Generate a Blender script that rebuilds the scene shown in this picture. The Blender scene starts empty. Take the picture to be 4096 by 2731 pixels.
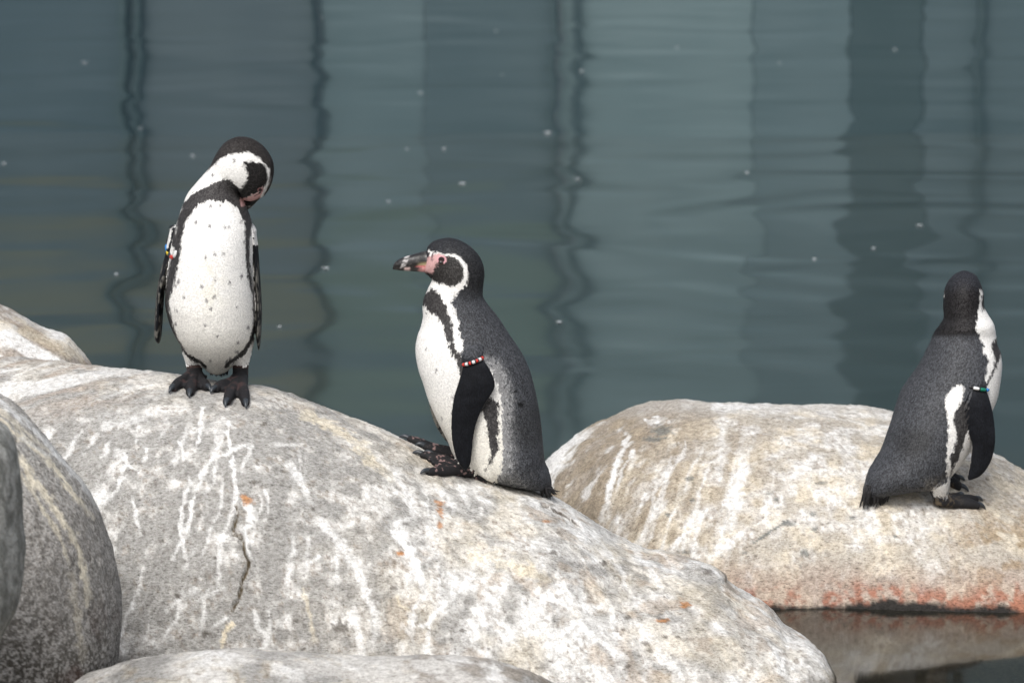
import bpy, math, numpy as np
from mathutils import Vector, bvhtree, kdtree

# ------------------------------------------------------------------ camera, sky, sun, exposure
S = bpy.context.scene
col = S.collection
CAMH, PITCH, LENS = 2.5, math.radians(10.0), 154.0
cam_d = bpy.data.cameras.new('camera'); cam = bpy.data.objects.new('camera', cam_d)
col.objects.link(cam); S.camera = cam
cam.location = (0, 0, CAMH); cam.rotation_euler = (math.pi/2 - PITCH, 0, 0)
cam_d.lens = LENS; cam_d.sensor_width = 36; cam_d.sensor_fit = 'HORIZONTAL'
cam_d.clip_start = 0.1; cam_d.clip_end = 500
cam_d.dof.use_dof = True; cam_d.dof.focus_distance = 10.2; cam_d.dof.aperture_fstop = 6.3

SUN_EL, SUN_AZ = math.radians(50), math.radians(196)      # azimuth clockwise from +Y
W = bpy.data.worlds.new('World'); S.world = W; W.use_nodes = True
nt = W.node_tree; bg = nt.nodes['Background']
sky = nt.nodes.new('ShaderNodeTexSky'); sky.sky_type = 'NISHITA'; sky.sun_disc = False
sky.sun_elevation = SUN_EL; sky.sun_rotation = SUN_AZ; sky.dust_density = 4.0; sky.air_density = 1.0
hsv = nt.nodes.new('ShaderNodeHueSaturation'); hsv.inputs['Saturation'].default_value = 0.45   # thin overcast
nt.links.new(sky.outputs[0], hsv.inputs['Color']); nt.links.new(hsv.outputs[0], bg.inputs['Color'])
bg.inputs['Strength'].default_value = 0.13
sun_d = bpy.data.lights.new('sun', 'SUN'); sun = bpy.data.objects.new('sun', sun_d); col.objects.link(sun)
sun_d.energy = 1.5; sun_d.angle = math.radians(22); sun_d.color = (1.0, .985, .96)
sdir = Vector((math.sin(SUN_AZ)*math.cos(SUN_EL), math.cos(SUN_AZ)*math.cos(SUN_EL), math.sin(SUN_EL)))
sun.rotation_euler = sdir.to_track_quat('Z', 'Y').to_euler()
S.view_settings.view_transform = 'Standard'; S.view_settings.look = 'None'
S.view_settings.exposure = 0.42; S.view_settings.gamma = 1.0
S.cycles.use_denoising = True
S.cycles.max_bounces = 6; S.cycles.caustics_reflective = False; S.cycles.caustics_refractive = False

# ------------------------------------------------------------------ pixel <-> place
K = 36.0/LENS/4096.0
cp, sp = math.cos(PITCH), math.sin(PITCH)
def ray(px, py):
    dx, dy = (px-2048)*K, -(py-1365.5)*K
    return np.array([dx, cp+dy*sp, -sp+dy*cp])
def P(px, py, Y):                      # the point where a pixel's ray meets the upright plane y = Y
    d = ray(px, py); return np.array([0, 0, CAMH]) + d*(Y/d[1])
def onwater(px, py, z=0.0):
    d = ray(px, py); return np.array([0, 0, CAMH]) + d*((z-CAMH)/d[2])
def project(v):                        # N x 3 -> px, py
    q = v - np.array([0, 0, CAMH])
    depth = q[:, 1]*cp - q[:, 2]*sp; up = q[:, 1]*sp + q[:, 2]*cp
    return q[:, 0]/depth/K + 2048, 1365.5 - up/depth/K

# ------------------------------------------------------------------ numpy noise
def _hash(i, j, k, seed):
    h = (i*374761393 + j*668265263 + k*2147483647 + seed*1274126177) & 0xFFFFFFFF
    h = ((h ^ (h >> 13))*1274126177) & 0xFFFFFFFF
    h = ((h ^ (h >> 16))*2246822519) & 0xFFFFFFFF
    return ((h ^ (h >> 15)) & 0xFFFF)/65535.0
def vnoise(p, seed=0):
    f = np.floor(p); i = f.astype(np.int64); t = p-f; t = t*t*(3-2*t)
    r = 0
    for a in (0, 1):
        for b in (0, 1):
            for c in (0, 1):
                w = (t[:, 0] if a else 1-t[:, 0])*(t[:, 1] if b else 1-t[:, 1])*(t[:, 2] if c else 1-t[:, 2])
                r = r + w*_hash(i[:, 0]+a, i[:, 1]+b, i[:, 2]+c, seed)
    return r
def fbm(p, scale, octv=3, seed=0):
    p = np.asarray(p)*scale; r = 0; amp = .5; tot = 0
    for o in range(octv):
        r = r + amp*vnoise(p*(2.03**o)+o*17.3, seed+o); tot += amp; amp *= .5
    return r/tot
def sstep(a, b, x):
    t = np.clip((x-a)/(b-a), 0, 1); return t*t*(3-2*t)
def mixc(c, d, m):
    m = np.asarray(m)[:, None]; return c*(1-m) + np.asarray(d)*m
def inpoly(x, y, poly):
    poly = np.asarray(poly, float); r = np.zeros(len(x), bool)
    x0, y0 = poly[-1]
    for x1, y1 in poly:
        c = (y1 > y) != (y0 > y)
        if y1 != y0: r ^= c & (x < (x0-x1)*(y-y1)/(y0-y1)+x1)
        x0, y0 = x1, y1
    return r
def segdist(x, y, line):
    """distance to a polyline and the fraction along it"""
    line = np.asarray(line, float); best = np.full(len(x), 1e9); frac = np.zeros(len(x)); n = len(line)-1
    for i in range(n):
        a, b = line[i], line[i+1]; d = b-a; L = d@d+1e-9
        t = np.clip(((x-a[0])*d[0]+(y-a[1])*d[1])/L, 0, 1)
        dd = np.hypot(x-a[0]-t*d[0], y-a[1]-t*d[1]); m = dd < best
        best[m] = dd[m]; frac[m] = (i+t[m])/n
    return best, frac
def resample(pts, n, byarc=True):
    """Catmull-Rom through rows of pts, n samples"""
    pts = np.asarray(pts, float); m = len(pts)
    P0 = np.vstack([2*pts[0]-pts[1], pts, 2*pts[-1]-pts[-2]])
    u = np.linspace(0, m-1, n*6); i = np.minimum(u.astype(int), m-2); t = (u-i)[:, None]
    a, b, c, d = P0[i], P0[i+1], P0[i+2], P0[i+3]
    r = .5*(2*b+(c-a)*t+(2*a-5*b+4*c-d)*t*t+(3*b-a-3*c+d)*t**3)
    if byarc:
        s = np.r_[0, np.cumsum(np.linalg.norm(np.diff(r[:, :3], axis=0), axis=1))]
        g = np.linspace(0, s[-1], n)
        return np.stack([np.interp(g, s, r[:, k]) for k in range(r.shape[1])], 1)
    return r[::6][:n]

# ------------------------------------------------------------------ mesh helpers
def new_mesh(name, v, f):
    me = bpy.data.meshes.new(name); me.from_pydata([tuple(p) for p in v], [], [tuple(q) for q in f]); me.update(); return me
def grid_mesh(name, G, wrap=False, caps=False):
    n, m = G.shape[:2]; v = G.reshape(-1, 3)
    i = np.arange(n-1)[:, None]; j = np.arange(m if wrap else m-1)[None, :]; j2 = (j+1) % m
    q = np.stack([i*m+j, (i+1)*m+j, (i+1)*m+j2, i*m+j2], -1).reshape(-1, 4)
    me = bpy.data.meshes.new(name)
    nf = len(q); loops = q.ravel()
    tri = []
    if caps:
        v = np.vstack([v, G[0].mean(0), G[-1].mean(0)]); a, b = len(v)-2, len(v)-1
        for k in range(m):
            tri.append((a, k, (k+1) % m)); tri.append((b, (n-1)*m+(k+1) % m, (n-1)*m+k))
    me.vertices.add(len(v)); me.vertices.foreach_set('co', v.astype(np.float32).ravel())
    tl = np.array(tri, int).ravel() if tri else np.zeros(0, int)
    al = np.r_[loops, tl]; me.loops.add(len(al)); me.loops.foreach_set('vertex_index', al.astype(np.int32))
    st = np.r_[np.arange(nf)*4, nf*4+np.arange(len(tri))*3]
    me.polygons.add(len(st)); me.polygons.foreach_set('loop_start', st.astype(np.int32))
    me.update(calc_edges=True); me.validate()
    # outward faces
    co = verts(me); me.calc_loop_triangles(); t = np.zeros(len(me.loop_triangles)*3, np.int32)
    me.loop_triangles.foreach_get('vertices', t); t = t.reshape(-1, 3)
    c0 = co.mean(0); vol = np.einsum('ij,ij->i', co[t[:, 0]]-c0, np.cross(co[t[:, 1]]-c0, co[t[:, 2]]-c0)).sum()
    if vol < 0: me.flip_normals()
    return me
def verts(me):
    a = np.zeros(len(me.vertices)*3, np.float32); me.vertices.foreach_get('co', a); return a.reshape(-1, 3).astype(float)
def vnormals(me):
    a = np.zeros(len(me.vertices)*3, np.float32); me.vertex_normals.foreach_get('vector', a); return a.reshape(-1, 3).astype(float)
def smooth(me): me.polygons.foreach_set('use_smooth', np.ones(len(me.polygons), bool))
def set_col(me, c, name='Col'):
    at = me.color_attributes.new(name, 'FLOAT_COLOR', 'POINT')
    a = np.ones((len(c), 4), np.float32); a[:, :c.shape[1]] = c; at.data.foreach_set('color', a.ravel())
def set_f(me, x, name):
    at = me.attributes.new(name, 'FLOAT', 'POINT'); at.data.foreach_set('value', np.asarray(x, np.float32))
def add(name, me, mat=None, parent=None, **props):
    o = bpy.data.objects.new(name, me); col.objects.link(o)
    if mat is not None and me is not None: me.materials.append(mat)
    if parent is not None: o.parent = parent
    for k, x in props.items(): o[k] = x
    return o
def tube(path, rad, seg=10, cap=True):
    """grid of rings along a path (N x 3) with radius per point"""
    path = np.asarray(path, float); rad = np.broadcast_to(np.asarray(rad, float), (len(path),))
    T = np.gradient(path, axis=0); T /= np.linalg.norm(T, axis=1)[:, None]+1e-12
    up = np.array([0, 0, 1.]) if abs(T[0, 2]) < .9 else np.array([1., 0, 0])
    G = []
    for p, t, r in zip(path, T, rad):
        a = np.cross(t, up); a /= np.linalg.norm(a)+1e-12; b = np.cross(a, t)
        th = np.linspace(0, 2*np.pi, seg, endpoint=False)
        G.append(p + r*(np.cos(th)[:, None]*a+np.sin(th)[:, None]*b)); up = b
    return np.array(G)

# ------------------------------------------------------------------ materials
def mat_new(name):
    m = bpy.data.materials.new(name); m.use_nodes = True
    return m, m.node_tree, m.node_tree.nodes['Principled BSDF']
def N(t, kind, **kw):
    n = t.nodes.new('ShaderNode'+kind)
    for k, x in kw.items():
        if k in n.inputs: n.inputs[k].default_value = x
        else: setattr(n, k, x)
    return n
def math_n(t, op, a, b=None, c=None):
    n = t.nodes.new('ShaderNodeMath'); n.operation = op
    for i, x in enumerate((a, b, c)):
        if x is None: continue
        if isinstance(x, (int, float)): n.inputs[i].default_value = x
        else: t.links.new(x, n.inputs[i])
    return n.outputs[0]
def mix_rgb(t, blend, fac, a, b):
    n = t.nodes.new('ShaderNodeMix'); n.data_type = 'RGBA'; n.blend_type = blend
    for s, x in ((n.inputs[0], fac), (n.inputs[6], a), (n.inputs[7], b)):
        if isinstance(x, (int, float)): s.default_value = x
        elif isinstance(x, tuple): s.default_value = x if len(x) == 4 else (*x, 1)
        else: t.links.new(x, s)
    return n.outputs[2]
def plain(name, c, rough=.6, spec=.4):
    m, t, b = mat_new(name); b.inputs['Base Color'].default_value = (*c, 1)
    b.inputs['Roughness'].default_value = rough; b.inputs['Specular IOR Level'].default_value = spec
    nz = N(t, 'TexNoise', Scale=180.0, Detail=3.0)
    o = mix_rgb(t, 'MULTIPLY', .35, (*c, 1), nz.outputs['Color']); t.links.new(o, b.inputs['Base Color'])
    return m
def ramp(t, fac, stops):
    r = t.nodes.new('ShaderNodeValToRGB'); e = r.color_ramp.elements
    while len(e) < len(stops): e.new(.5)
    for i, (p, c) in enumerate(stops): e[i].position = p; e[i].color = (*c, 1)
    t.links.new(fac, r.inputs[0]); return r.outputs[0]

def rock_material():
    m, t, b = mat_new('weathered_rock')
    at = N(t, 'Attribute', attribute_name='Col'); tc = N(t, 'TexCoord')
    f1 = N(t, 'TexNoise', Scale=190.0, Detail=5.0, Roughness=.75); f2 = N(t, 'TexNoise', Scale=70.0, Detail=5.0, Roughness=.65)
    mpg = N(t, 'Mapping'); mpg.inputs['Rotation'].default_value = (0, math.radians(28), 0); mpg.inputs['Scale'].default_value = (.42, .8, 1.15)
    t.links.new(tc.outputs['Object'], mpg.inputs['Vector']); f3 = N(t, 'TexNoise', Scale=240.0, Detail=3.0, Roughness=.65); t.links.new(mpg.outputs[0], f3.inputs['Vector'])
    vo = N(t, 'TexVoronoi', Scale=330.0)
    for n in (f1, f2, vo): t.links.new(tc.outputs['Object'], n.inputs['Vector'])
    c1 = ramp(t, f1.outputs[0], [(.30, (.62, .60, .58)), (.42, (.90, .89, .88)), (.56, (1.04, 1.04, 1.04)), (.72, (1.18, 1.18, 1.18))])
    c2 = ramp(t, f2.outputs[0], [(.28, (.62, .60, .58)), (.5, (1, 1, 1)), (.72, (1.22, 1.22, 1.22))])
    o = mix_rgb(t, 'MULTIPLY', 1.0, at.outputs['Color'], c1)
    o = mix_rgb(t, 'MULTIPLY', 1.0, o, c2)
    gr = ramp(t, vo.outputs['Distance'], [(0, (.72, .71, .70)), (.35, (1.0, 1.0, 1.0)), (1, (1.12, 1.12, 1.12))])
    o = mix_rgb(t, 'MULTIPLY', .7, o, gr)
    fk = ramp(t, f3.outputs[0], [(.29, (.32, .31, .30)), (.38, (.78, .77, .76)), (.50, (1.0, 1.0, 1.0)), (.68, (1.16, 1.16, 1.16))])
    bw = N(t, 'RGBToBW'); t.links.new(at.outputs['Color'], bw.inputs[0])
    ff = N(t, 'MapRange'); ff.inputs[1].default_value = .38; ff.inputs[2].default_value = .68; ff.inputs[3].default_value = 1.0; ff.inputs[4].default_value = .38
    t.links.new(bw.outputs[0], ff.inputs[0]); o = mix_rgb(t, 'MULTIPLY', ff.outputs[0], o, fk)             # droppings fill the grain where they lie thick
    t.links.new(o, b.inputs['Base Color'])
    b.inputs['Roughness'].default_value = .92; b.inputs['Specular IOR Level'].default_value = .18
    h = math_n(t, 'ADD', math_n(t, 'MULTIPLY', f3.outputs[0], .5), f2.outputs[0])
    bp = N(t, 'Bump', Strength=.9, Distance=.005); t.links.new(h, bp.inputs['Height'])
    t.links.new(bp.outputs[0], b.inputs['Normal'])
    return m
ROCK = rock_material()

def water_material():
    m = bpy.data.materials.new('pool_water'); m.use_nodes = True; t = m.node_tree
    t.nodes.clear(); out = t.nodes.new('ShaderNodeOutputMaterial')
    tc = N(t, 'TexCoord')
    def noise(scale, sx, sy, det=2.0, dist=0.0):
        mp = N(t, 'Mapping'); mp.inputs['Scale'].default_value = (sx, sy, 1)
        t.links.new(tc.outputs['Object'], mp.inputs['Vector'])
        n = N(t, 'TexNoise', Scale=scale, Detail=det, Distortion=dist); t.links.new(mp.outputs[0], n.inputs['Vector']); return n.outputs[0]
    swell = noise(1.15, 1.0, 1.25, .6, .4); rip = noise(3.4, .8, 1.25, 1.0, .2); fine = noise(9.0, .5, 1.3, 1.0)
    patch = noise(.35, 1, 1, 1.0)
    pm = N(t, 'MapRange'); pm.inputs[1].default_value = .38; pm.inputs[2].default_value = .62; pm.inputs[3].default_value = .35; pm.inputs[4].default_value = 1.0
    t.links.new(patch, pm.inputs[0])
    # ring ripples spreading on the right of the pool
    ctr = onwater(4010, 930)
    mp = N(t, 'Mapping'); mp.inputs['Location'].default_value = (-ctr[0], -ctr[1], 0); t.links.new(tc.outputs['Object'], mp.inputs['Vector'])
    ln = N(t, 'VectorMath', operation='LENGTH'); t.links.new(mp.outputs[0], ln.inputs[0])
    ringd = math_n(t, 'ADD', ln.outputs['Value'], math_n(t, 'MULTIPLY', swell, .9))
    s = math_n(t, 'SINE', math_n(t, 'MULTIPLY', ringd, 11.0))
    fall = math_n(t, 'POWER', 2.718, math_n(t, 'MULTIPLY', math_n(t, 'MULTIPLY', ln.outputs['Value'], ln.outputs['Value']), -.16))
    ring = math_n(t, 'MULTIPLY', s, fall)
    h = math_n(t, 'ADD', math_n(t, 'MULTIPLY', swell, 1.0), math_n(t, 'MULTIPLY', math_n(t, 'MULTIPLY', rip, .085), pm.outputs[0]))
    h = math_n(t, 'ADD', h, math_n(t, 'MULTIPLY', fine, .005))
    h = math_n(t, 'ADD', h, math_n(t, 'MULTIPLY', ring, .14))
    bp = N(t, 'Bump', Strength=1.0, Distance=.020); t.links.new(h, bp.inputs['Height'])
    fr = N(t, 'Fresnel', IOR=1.33); t.links.new(bp.outputs[0], fr.inputs['Normal'])
    gl = N(t, 'BsdfGlossy', Roughness=.07); gl.inputs['Color'].default_value = (1, 1, 1, 1); t.links.new(bp.outputs[0], gl.inputs['Normal'])
    tr = N(t, 'BsdfTransparent'); tr.inputs['Color'].default_value = (.86, .80, .62, 1)
    df = N(t, 'BsdfDiffuse'); df.inputs['Color'].default_value = (.012, .038, .050, 1)
    sx = N(t, 'SeparateXYZ'); t.links.new(tc.outputs['Object'], sx.inputs[0])
    deep = N(t, 'MapRange'); deep.inputs[1].default_value = 10.2; deep.inputs[2].default_value = 12.5; deep.inputs[3].default_value = .06; deep.inputs[4].default_value = .62
    t.links.new(sx.outputs['Y'], deep.inputs[0])                      # silt hides the bottom where the pool gets deep
    m1 = N(t, 'MixShader'); t.links.new(deep.outputs[0], m1.inputs[0]); t.links.new(tr.outputs[0], m1.inputs[1]); t.links.new(df.outputs[0], m1.inputs[2])
    m2 = N(t, 'MixShader'); t.links.new(fr.outputs[0], m2.inputs[0]); t.links.new(m1.outputs[0], m2.inputs[1]); t.links.new(gl.outputs[0], m2.inputs[2])
    t.links.new(m2.outputs[0], out.inputs['Surface'])
    return m

# ------------------------------------------------------------------ the pool: floor, water
def big_sheet(name, z, mat, f=None):
    xs = np.linspace(-45, 45, 91); ys = np.linspace(-12, 62, 75)
    X, Y = np.meshgrid(xs, ys, indexing='ij'); Z = np.full_like(X, z) if f is None else f(X, Y)
    me = grid_mesh(name, np.stack([X, Y, Z], -1)); 
    n = vnormals(me)
    if n[:, 2].mean() < 0: me.flip_normals()
    smooth(me); return add(name, me, mat, kind='structure')
fm, ft, fb = mat_new('pool_floor_silt')
fa = N(ft, 'TexNoise', Scale=2.5, Detail=6.0)
ft.links.new(ramp(ft, fa.outputs[0], [(.35, (.11, .085, .028)), (.65, (.32, .24, .10))]), fb.inputs['Base Color']); fb.inputs['Roughness'].default_value = 1
big_sheet('pool_floor', -.5, fm, lambda X, Y: -.45-.9*sstep(11.5, 17, Y)-.02*np.sin(X*2+Y))
big_sheet('water', 0.0, water_material())

# ------------------------------------------------------------------ boulders
def finish_rock(name, G, wrap, paint, disp, label, seed, caps=False, group='boulders in the penguin pool', ledge=None):
    me = grid_mesh(name, G, wrap, caps); v = verts(me); n = vnormals(me)
    big, mid, fine = disp
    d = big*(fbm(v, 3.1, 3, seed)-.5)*2 + mid*(fbm(v, 22, 3, seed+5)-.5)*2 + fine*(fbm(v, 95, 2, seed+9)-.5)*2
    if ledge is not None: d = d + ledge(v)
    v = v + n*d[:, None]
    me.vertices.foreach_set('co', v.astype(np.float32).ravel()); me.update()
    set_col(me, paint(v, n)); smooth(me)
    o = add(name, me, ROCK, label=label, category='boulder', group=group)
    return o
def ridge_grid(rows, nu, nf, nb, nexp=2.15, zb=-.5):
    """rows: px, py, Y, front reach, back reach.  Crest drawn through the pixels at depth Y; the sides fall to zb."""
    R = np.array([[*P(r[0], r[1], r[2]), r[3], r[4]] for r in rows])
    R = resample(R, nu)
    th = np.r_[np.linspace(-np.pi/2, 0, nb, endpoint=False), np.linspace(0, np.pi/2, nf)]
    G = np.zeros((nu, len(th), 3))
    for i, r in enumerate(R):
        h = max(r[2]-zb, .004)
        off = np.where(th < 0, r[4], -r[3])*np.abs(np.sin(th))**(2/nexp)
        # lower the crest so that its outline as seen from above the water stays on the drawn line
        e = math.hypot(r[4]*.19, h)-h
        G[i, :, 0] = r[0]; G[i, :, 1] = r[1]+off; G[i, :, 2] = zb+(h-e)*np.maximum(np.cos(th), 0)**(2/nexp)
    return G
GREY, LIGHT = np.array([.345, .338, .32]), np.array([.545, .53, .50])
CREAM, BROWN, WHITE = np.array([.58, .51, .385]), np.array([.22, .175, .13]), np.array([.79, .79, .775])
def streaks(c, v, px, py, lines, seed):
    nz = fbm(v, 85, 3, seed)-.5; nl = fbm(v, 26, 2, seed+3)-.5; nl2 = fbm(v, 45, 2, seed+6)-.5
    for L in lines:
        pts, w, colr, k = L
        d, fr = segdist(px+nl*30, py+nl*18, pts); w = w*(.62+.7*sstep(-.2, .25, nl2))
        m = sstep(1.25, .35, d/w + nz*2.3)*k*sstep(0, .06, fr)*(1-.5*sstep(.75, 1, fr))*(.62+.9*np.clip(nl+.35, 0, 1))
        c = mixc(c, colr, np.clip(m, 0, 1))
    return c
def blobs(c, v, px, py, spots, colr, seed, soft=.8):
    nz = fbm(v, 120, 3, seed)-.5
    for (x, y, rx, ry) in spots:
        d = np.hypot((px-x)/rx, (py-y)/ry)+nz*2.0
        c = mixc(c, colr, sstep(1.15, .55, d)*soft)
    return c
def q1(l): return [(400+x/1.3862, 1600+y/1.3862) for x, y in l]     # enlargements of the photograph -> its pixels
def q2(l): return [(1500+x/1.68, 1900+y/1.68) for x, y in l]
def q3(l): return [(2150+x/1.2086, 1500+y/1.2086) for x, y in l]
def q7(l): return [(x/1.024, 1200+y/1.024) for x, y in l]
def q8(l): return [(2600+x/1.572, 2050+y/1.572) for x, y in l]

def paint_main(v, n):
    px, py = project(v); N_ = len(v)
    n1 = fbm(v, 4.5, 3, 1); n2 = fbm(v*np.array([1, 1, 1.3]), 30, 4, 2); n3 = fbm(v, 110, 3, 3); n4 = fbm(v, 14, 3, 4)
    right = sstep(1150, 2000, px+600*(n1-.5)+.25*(py-2100)); top = sstep(1700, 1480, py-.28*np.clip(px-900, 0, 1500)+250*(n1-.5))
    c = mixc(np.tile(GREY, (N_, 1)), LIGHT, np.clip(sstep(.38, .68, n2+.26*(right-.35)+.12*top+.5*(n4-.5)), 0, 1))
    c = mixc(c, WHITE, np.clip(sstep(.50, .68, n2*.55+n4*.45+.15*(right-.3)), 0, 1)*.72)
    c = mixc(c, CREAM, np.clip(right*sstep(.46, .68, fbm(v, 9, 3, 11))*.5+top*.22*sstep(.45, .6, n4), 0, 1))
    c = mixc(c, BROWN, sstep(.56, .70, n2*.4+n3*.6)*.6)
    c = mixc(c, np.array([.42, .33, .24]), sstep(.57, .68, fbm(v, 16, 4, 21))*.5*np.clip(right+.6*top, 0, 1))
    # faint flow lines across the left shoulder of the boulder
    ln = fbm(np.stack([px*.004-py*.0006, py*.035+px*.009, v[:, 1]*2], 1), 1.0, 3, 31)
    lm = sstep(900, 200, px)*sstep(1750, 1500, py)
    c = mixc(c, WHITE, lm*sstep(.5, .62, ln)*.7); c = mixc(c, np.array([.40, .33, .27]), lm*sstep(.47, .36, ln)*.6)
    W_, C_ = WHITE*1.02, np.array([.74, .66, .5])
    fan = np.arctan2(px-1250, py-350); rad = np.hypot(px-1250, py-350)
    run = fbm(np.stack([fan*62+2.2*(n4-.5), rad*.0022, 0*px], 1), 1.0, 3, 61); brk = sstep(.42, .58, fbm(v, 7, 2, 62))
    low = sstep(1620, 1760, py-.25*np.clip(px-900, 0, 1500))
    c = mixc(c, W_, low*brk*sstep(.60, .70, run+.34*(n2-.5)+.16*(n3-.5))*.55)
    c = mixc(c, GREY*.72, low*sstep(.43, .34, run+.3*(n2-.5))*.35)
    L = [(q1([(570, 30), (565, 120), (550, 190), (520, 280)]), 9, W_, 1), (q1([(450, 230), (470, 340)]), 8, W_, .9),
         (q1([(715, 100), (712, 200), (735, 320), (738, 420), (752, 520), (757, 600)]), 9, W_, .95),
         (q1([(860, 240), (720, 285), (640, 320), (560, 420), (525, 500), (505, 620), (480, 740), (400, 880)]), 11, W_, 1),
         (q1([(500, 410), (475, 500), (450, 620), (440, 700), (470, 800), (478, 920)]), 9, W_, .9),
         (q1([(655, 330), (635, 450), (590, 520)]), 7, W_, .6), (q1([(800, 560), (840, 640), (815, 730), (810, 810), (835, 880)]), 13, W_, 1),
         (q1([(720, 730), (670, 775)]), 10, W_, .95), (q1([(120, 270), (150, 360), (90, 490), (10, 580)]), 13, W_, .9),
         (q1([(110, 260), (60, 440)]), 22, W_, .55), (q1([(150, 360), (220, 400)]), 9, W_, .6), (q1([(190, 540), (205, 640), (215, 730)]), 9, W_, .7),
         (q1([(215, 130), (205, 270)]), 8, W_, .6), (q1([(265, 260), (250, 340)]), 9, W_, .8), (q1([(560, 1030), (450, 1090), (360, 1160)]), 9, W_, .6),
         (q1([(700, 1030), (480, 1140)]), 9, W_, .5), (q1([(850, 1150), (880, 1270), (930, 1310)]), 11, W_, .7),
         (q1([(760, 1240), (700, 1290), (670, 1390)]), 10, C_, .8), (q1([(715, 1200), (640, 1260)]), 7, W_, .7),
         (q1([(1260, 860), (1150, 910)]), 8, W_, .8), (q1([(1030, 340), (1120, 440), (1160, 560)]), 18, W_, .6),
         (q1([(1180, 640), (1300, 760), (1400, 900), (1480, 1060), (1520, 1200), (1500, 1380)]), 26, W_, .75),
         (q1([(1640, 640), (1700, 800), (1760, 930), (1740, 1010)]), 30, W_, .8), (q1([(920, 490), (930, 560)]), 10, W_, .8),
         (q1([(940, 240), (990, 250), (1120, 240)]), 8, W_, .5), (q1([(1090, 60), (1250, 130), (1420, 230), (1500, 330), (1600, 420)]), 24, C_, .6),
         (q1([(1130, 1030), (1160, 1200), (1200, 1330)]), 12, C_, .5), (q1([(0, 150), (150, 120), (320, 60)]), 16, W_, .5),
         (q2([(150, 370), (220, 510), (290, 640), (320, 790), (250, 900), (245, 1130)]), 20, W_, .9),
         (q2([(545, 660), (520, 790), (420, 920), (370, 1000), (345, 1190)]), 13, W_, .95), (q2([(250, 1020), (340, 1010), (400, 985)]), 8, W_, .8),
         (q2([(140, 800), (150, 860), (230, 900)]), 7, C_, .8), (q2([(720, 690), (760, 800), (840, 940)]), 22, W_, .6),
         (q2([(1050, 780), (1250, 840), (1420, 890), (1580, 890)]), 26, W_, .75), (q2([(1120, 880), (1130, 1020)]), 9, W_, .8),
         (q2([(1330, 960), (1480, 1090), (1680, 1230)]), 18, W_, .75), (q2([(690, 1160), (800, 1230)]), 10, W_, .6),
         (q2([(980, 1050), (1180, 1060), (1400, 1020)]), 20, W_, .6), (q2([(600, 520), (820, 560), (1000, 640), (1150, 700)]), 30, C_, .6)]
    c = streaks(c, v, px, py, L, 41)
    DK = np.array([.10, .085, .07])
    pits = [(q1([(x, y)])[0]) + (r*1.0, r*.75) for x, y, r in ((250, 735, 10), (430, 1088, 12), (1080, 1222, 14), (855, 455, 16), (345, 780, 9), (1285, 770, 9),
            (905, 130, 16), (1180, 605, 10), (870, 350, 14), (590, 1290, 22), (540, 640, 12), (920, 560, 6), (640, 870, 8), (1340, 1260, 34))]
    pits += [(q2([(x, y)])[0]) + (r, r*.6) for x, y, r in ((125, 755, 14), (1180, 1250, 9), (1700, 1285, 14), (1690, 955, 17), (1820, 1120, 16), (1940, 975, 22), (2090, 880, 24),
            (1950, 1085, 12), (2030, 1085, 12), (1200, 525, 16), (1540, 590, 18), (870, 920, 12), (1015, 860, 9), (2240, 650, 20), (580, 1040, 12), (765, 1165, 8), (2320, 1320, 8),
            (1850, 1175, 14), (1140, 215, 12), (1230, 385, 8), (1660, 1035, 10), (1780, 1215, 8))]
    c = blobs(c, v, px, py, pits, DK, 51, .72)
    rust = [(q1([(820, 560)])[0])+(26, 20), (q1([(800, 535)])[0])+(16, 14), (q2([(430, 190)])[0])+(22, 20), (q2([(440, 240)])[0])+(14, 26), (q2([(435, 340)])[0])+(10, 14),
            (q2([(175, 520)])[0])+(14, 10), (q1([(1665, 850)])[0])+(14, 8), (q2([(1940, 975)])[0])+(30, 9), (q2([(2085, 870)])[0])+(20, 12), (q2([(1150, 310)])[0])+(18, 7)]
    c = blobs(c, v, px, py, rust, np.array([.42, .20, .08]), 52, .8)
    d, _ = segdist(px+(n3-.5)*14, py, CRACK); c = mixc(c, np.array([.12, .095, .06]), sstep(7.5, 2.5, d+10*(n2-.45)))
    d, _ = segdist(px+(n3-.5)*14, py, CRACK2); c = mixc(c, DK, sstep(7, 2, d+14*(n2-.42)))
    c = mixc(c, np.array([.10, .085, .06]), sstep(.055, .012, v[:, 2]+.03*(n4-.5)))
    return np.clip(c, .02, .86)
CRACK = q1([(757, 590), (765, 640), (745, 700), (735, 740), (790, 775), (800, 850), (825, 900), (815, 960), (790, 1000), (775, 1080), (760, 1120), (735, 1170)])
CRACK2 = q2([(1130, 205), (1240, 255), (1330, 310), (1380, 350)])
def ledge_main(v):
    px, py = project(v); nz = fbm(v, 60, 3, 77)-.5
    d, _ = segdist(px+nz*16, py+nz*8, CRACK); d2, _ = segdist(px+nz*16, py, CRACK2)
    r = -.016*sstep(6+8*np.clip(nz+.1, 0, 1), 1, d)-.010*sstep(10, 2, d2)+.004*sstep(26, 12, d)*(px > 930)
    # a chipped slab along the outline on the right
    d3, fr = segdist(px, py, q2([(1820, 500), (1960, 560), (2120, 610), (2230, 660), (2300, 700)]))
    r += .010*sstep(34, 14, d3+30*nz)*sstep(0, .2, fr)
    return r
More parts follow.
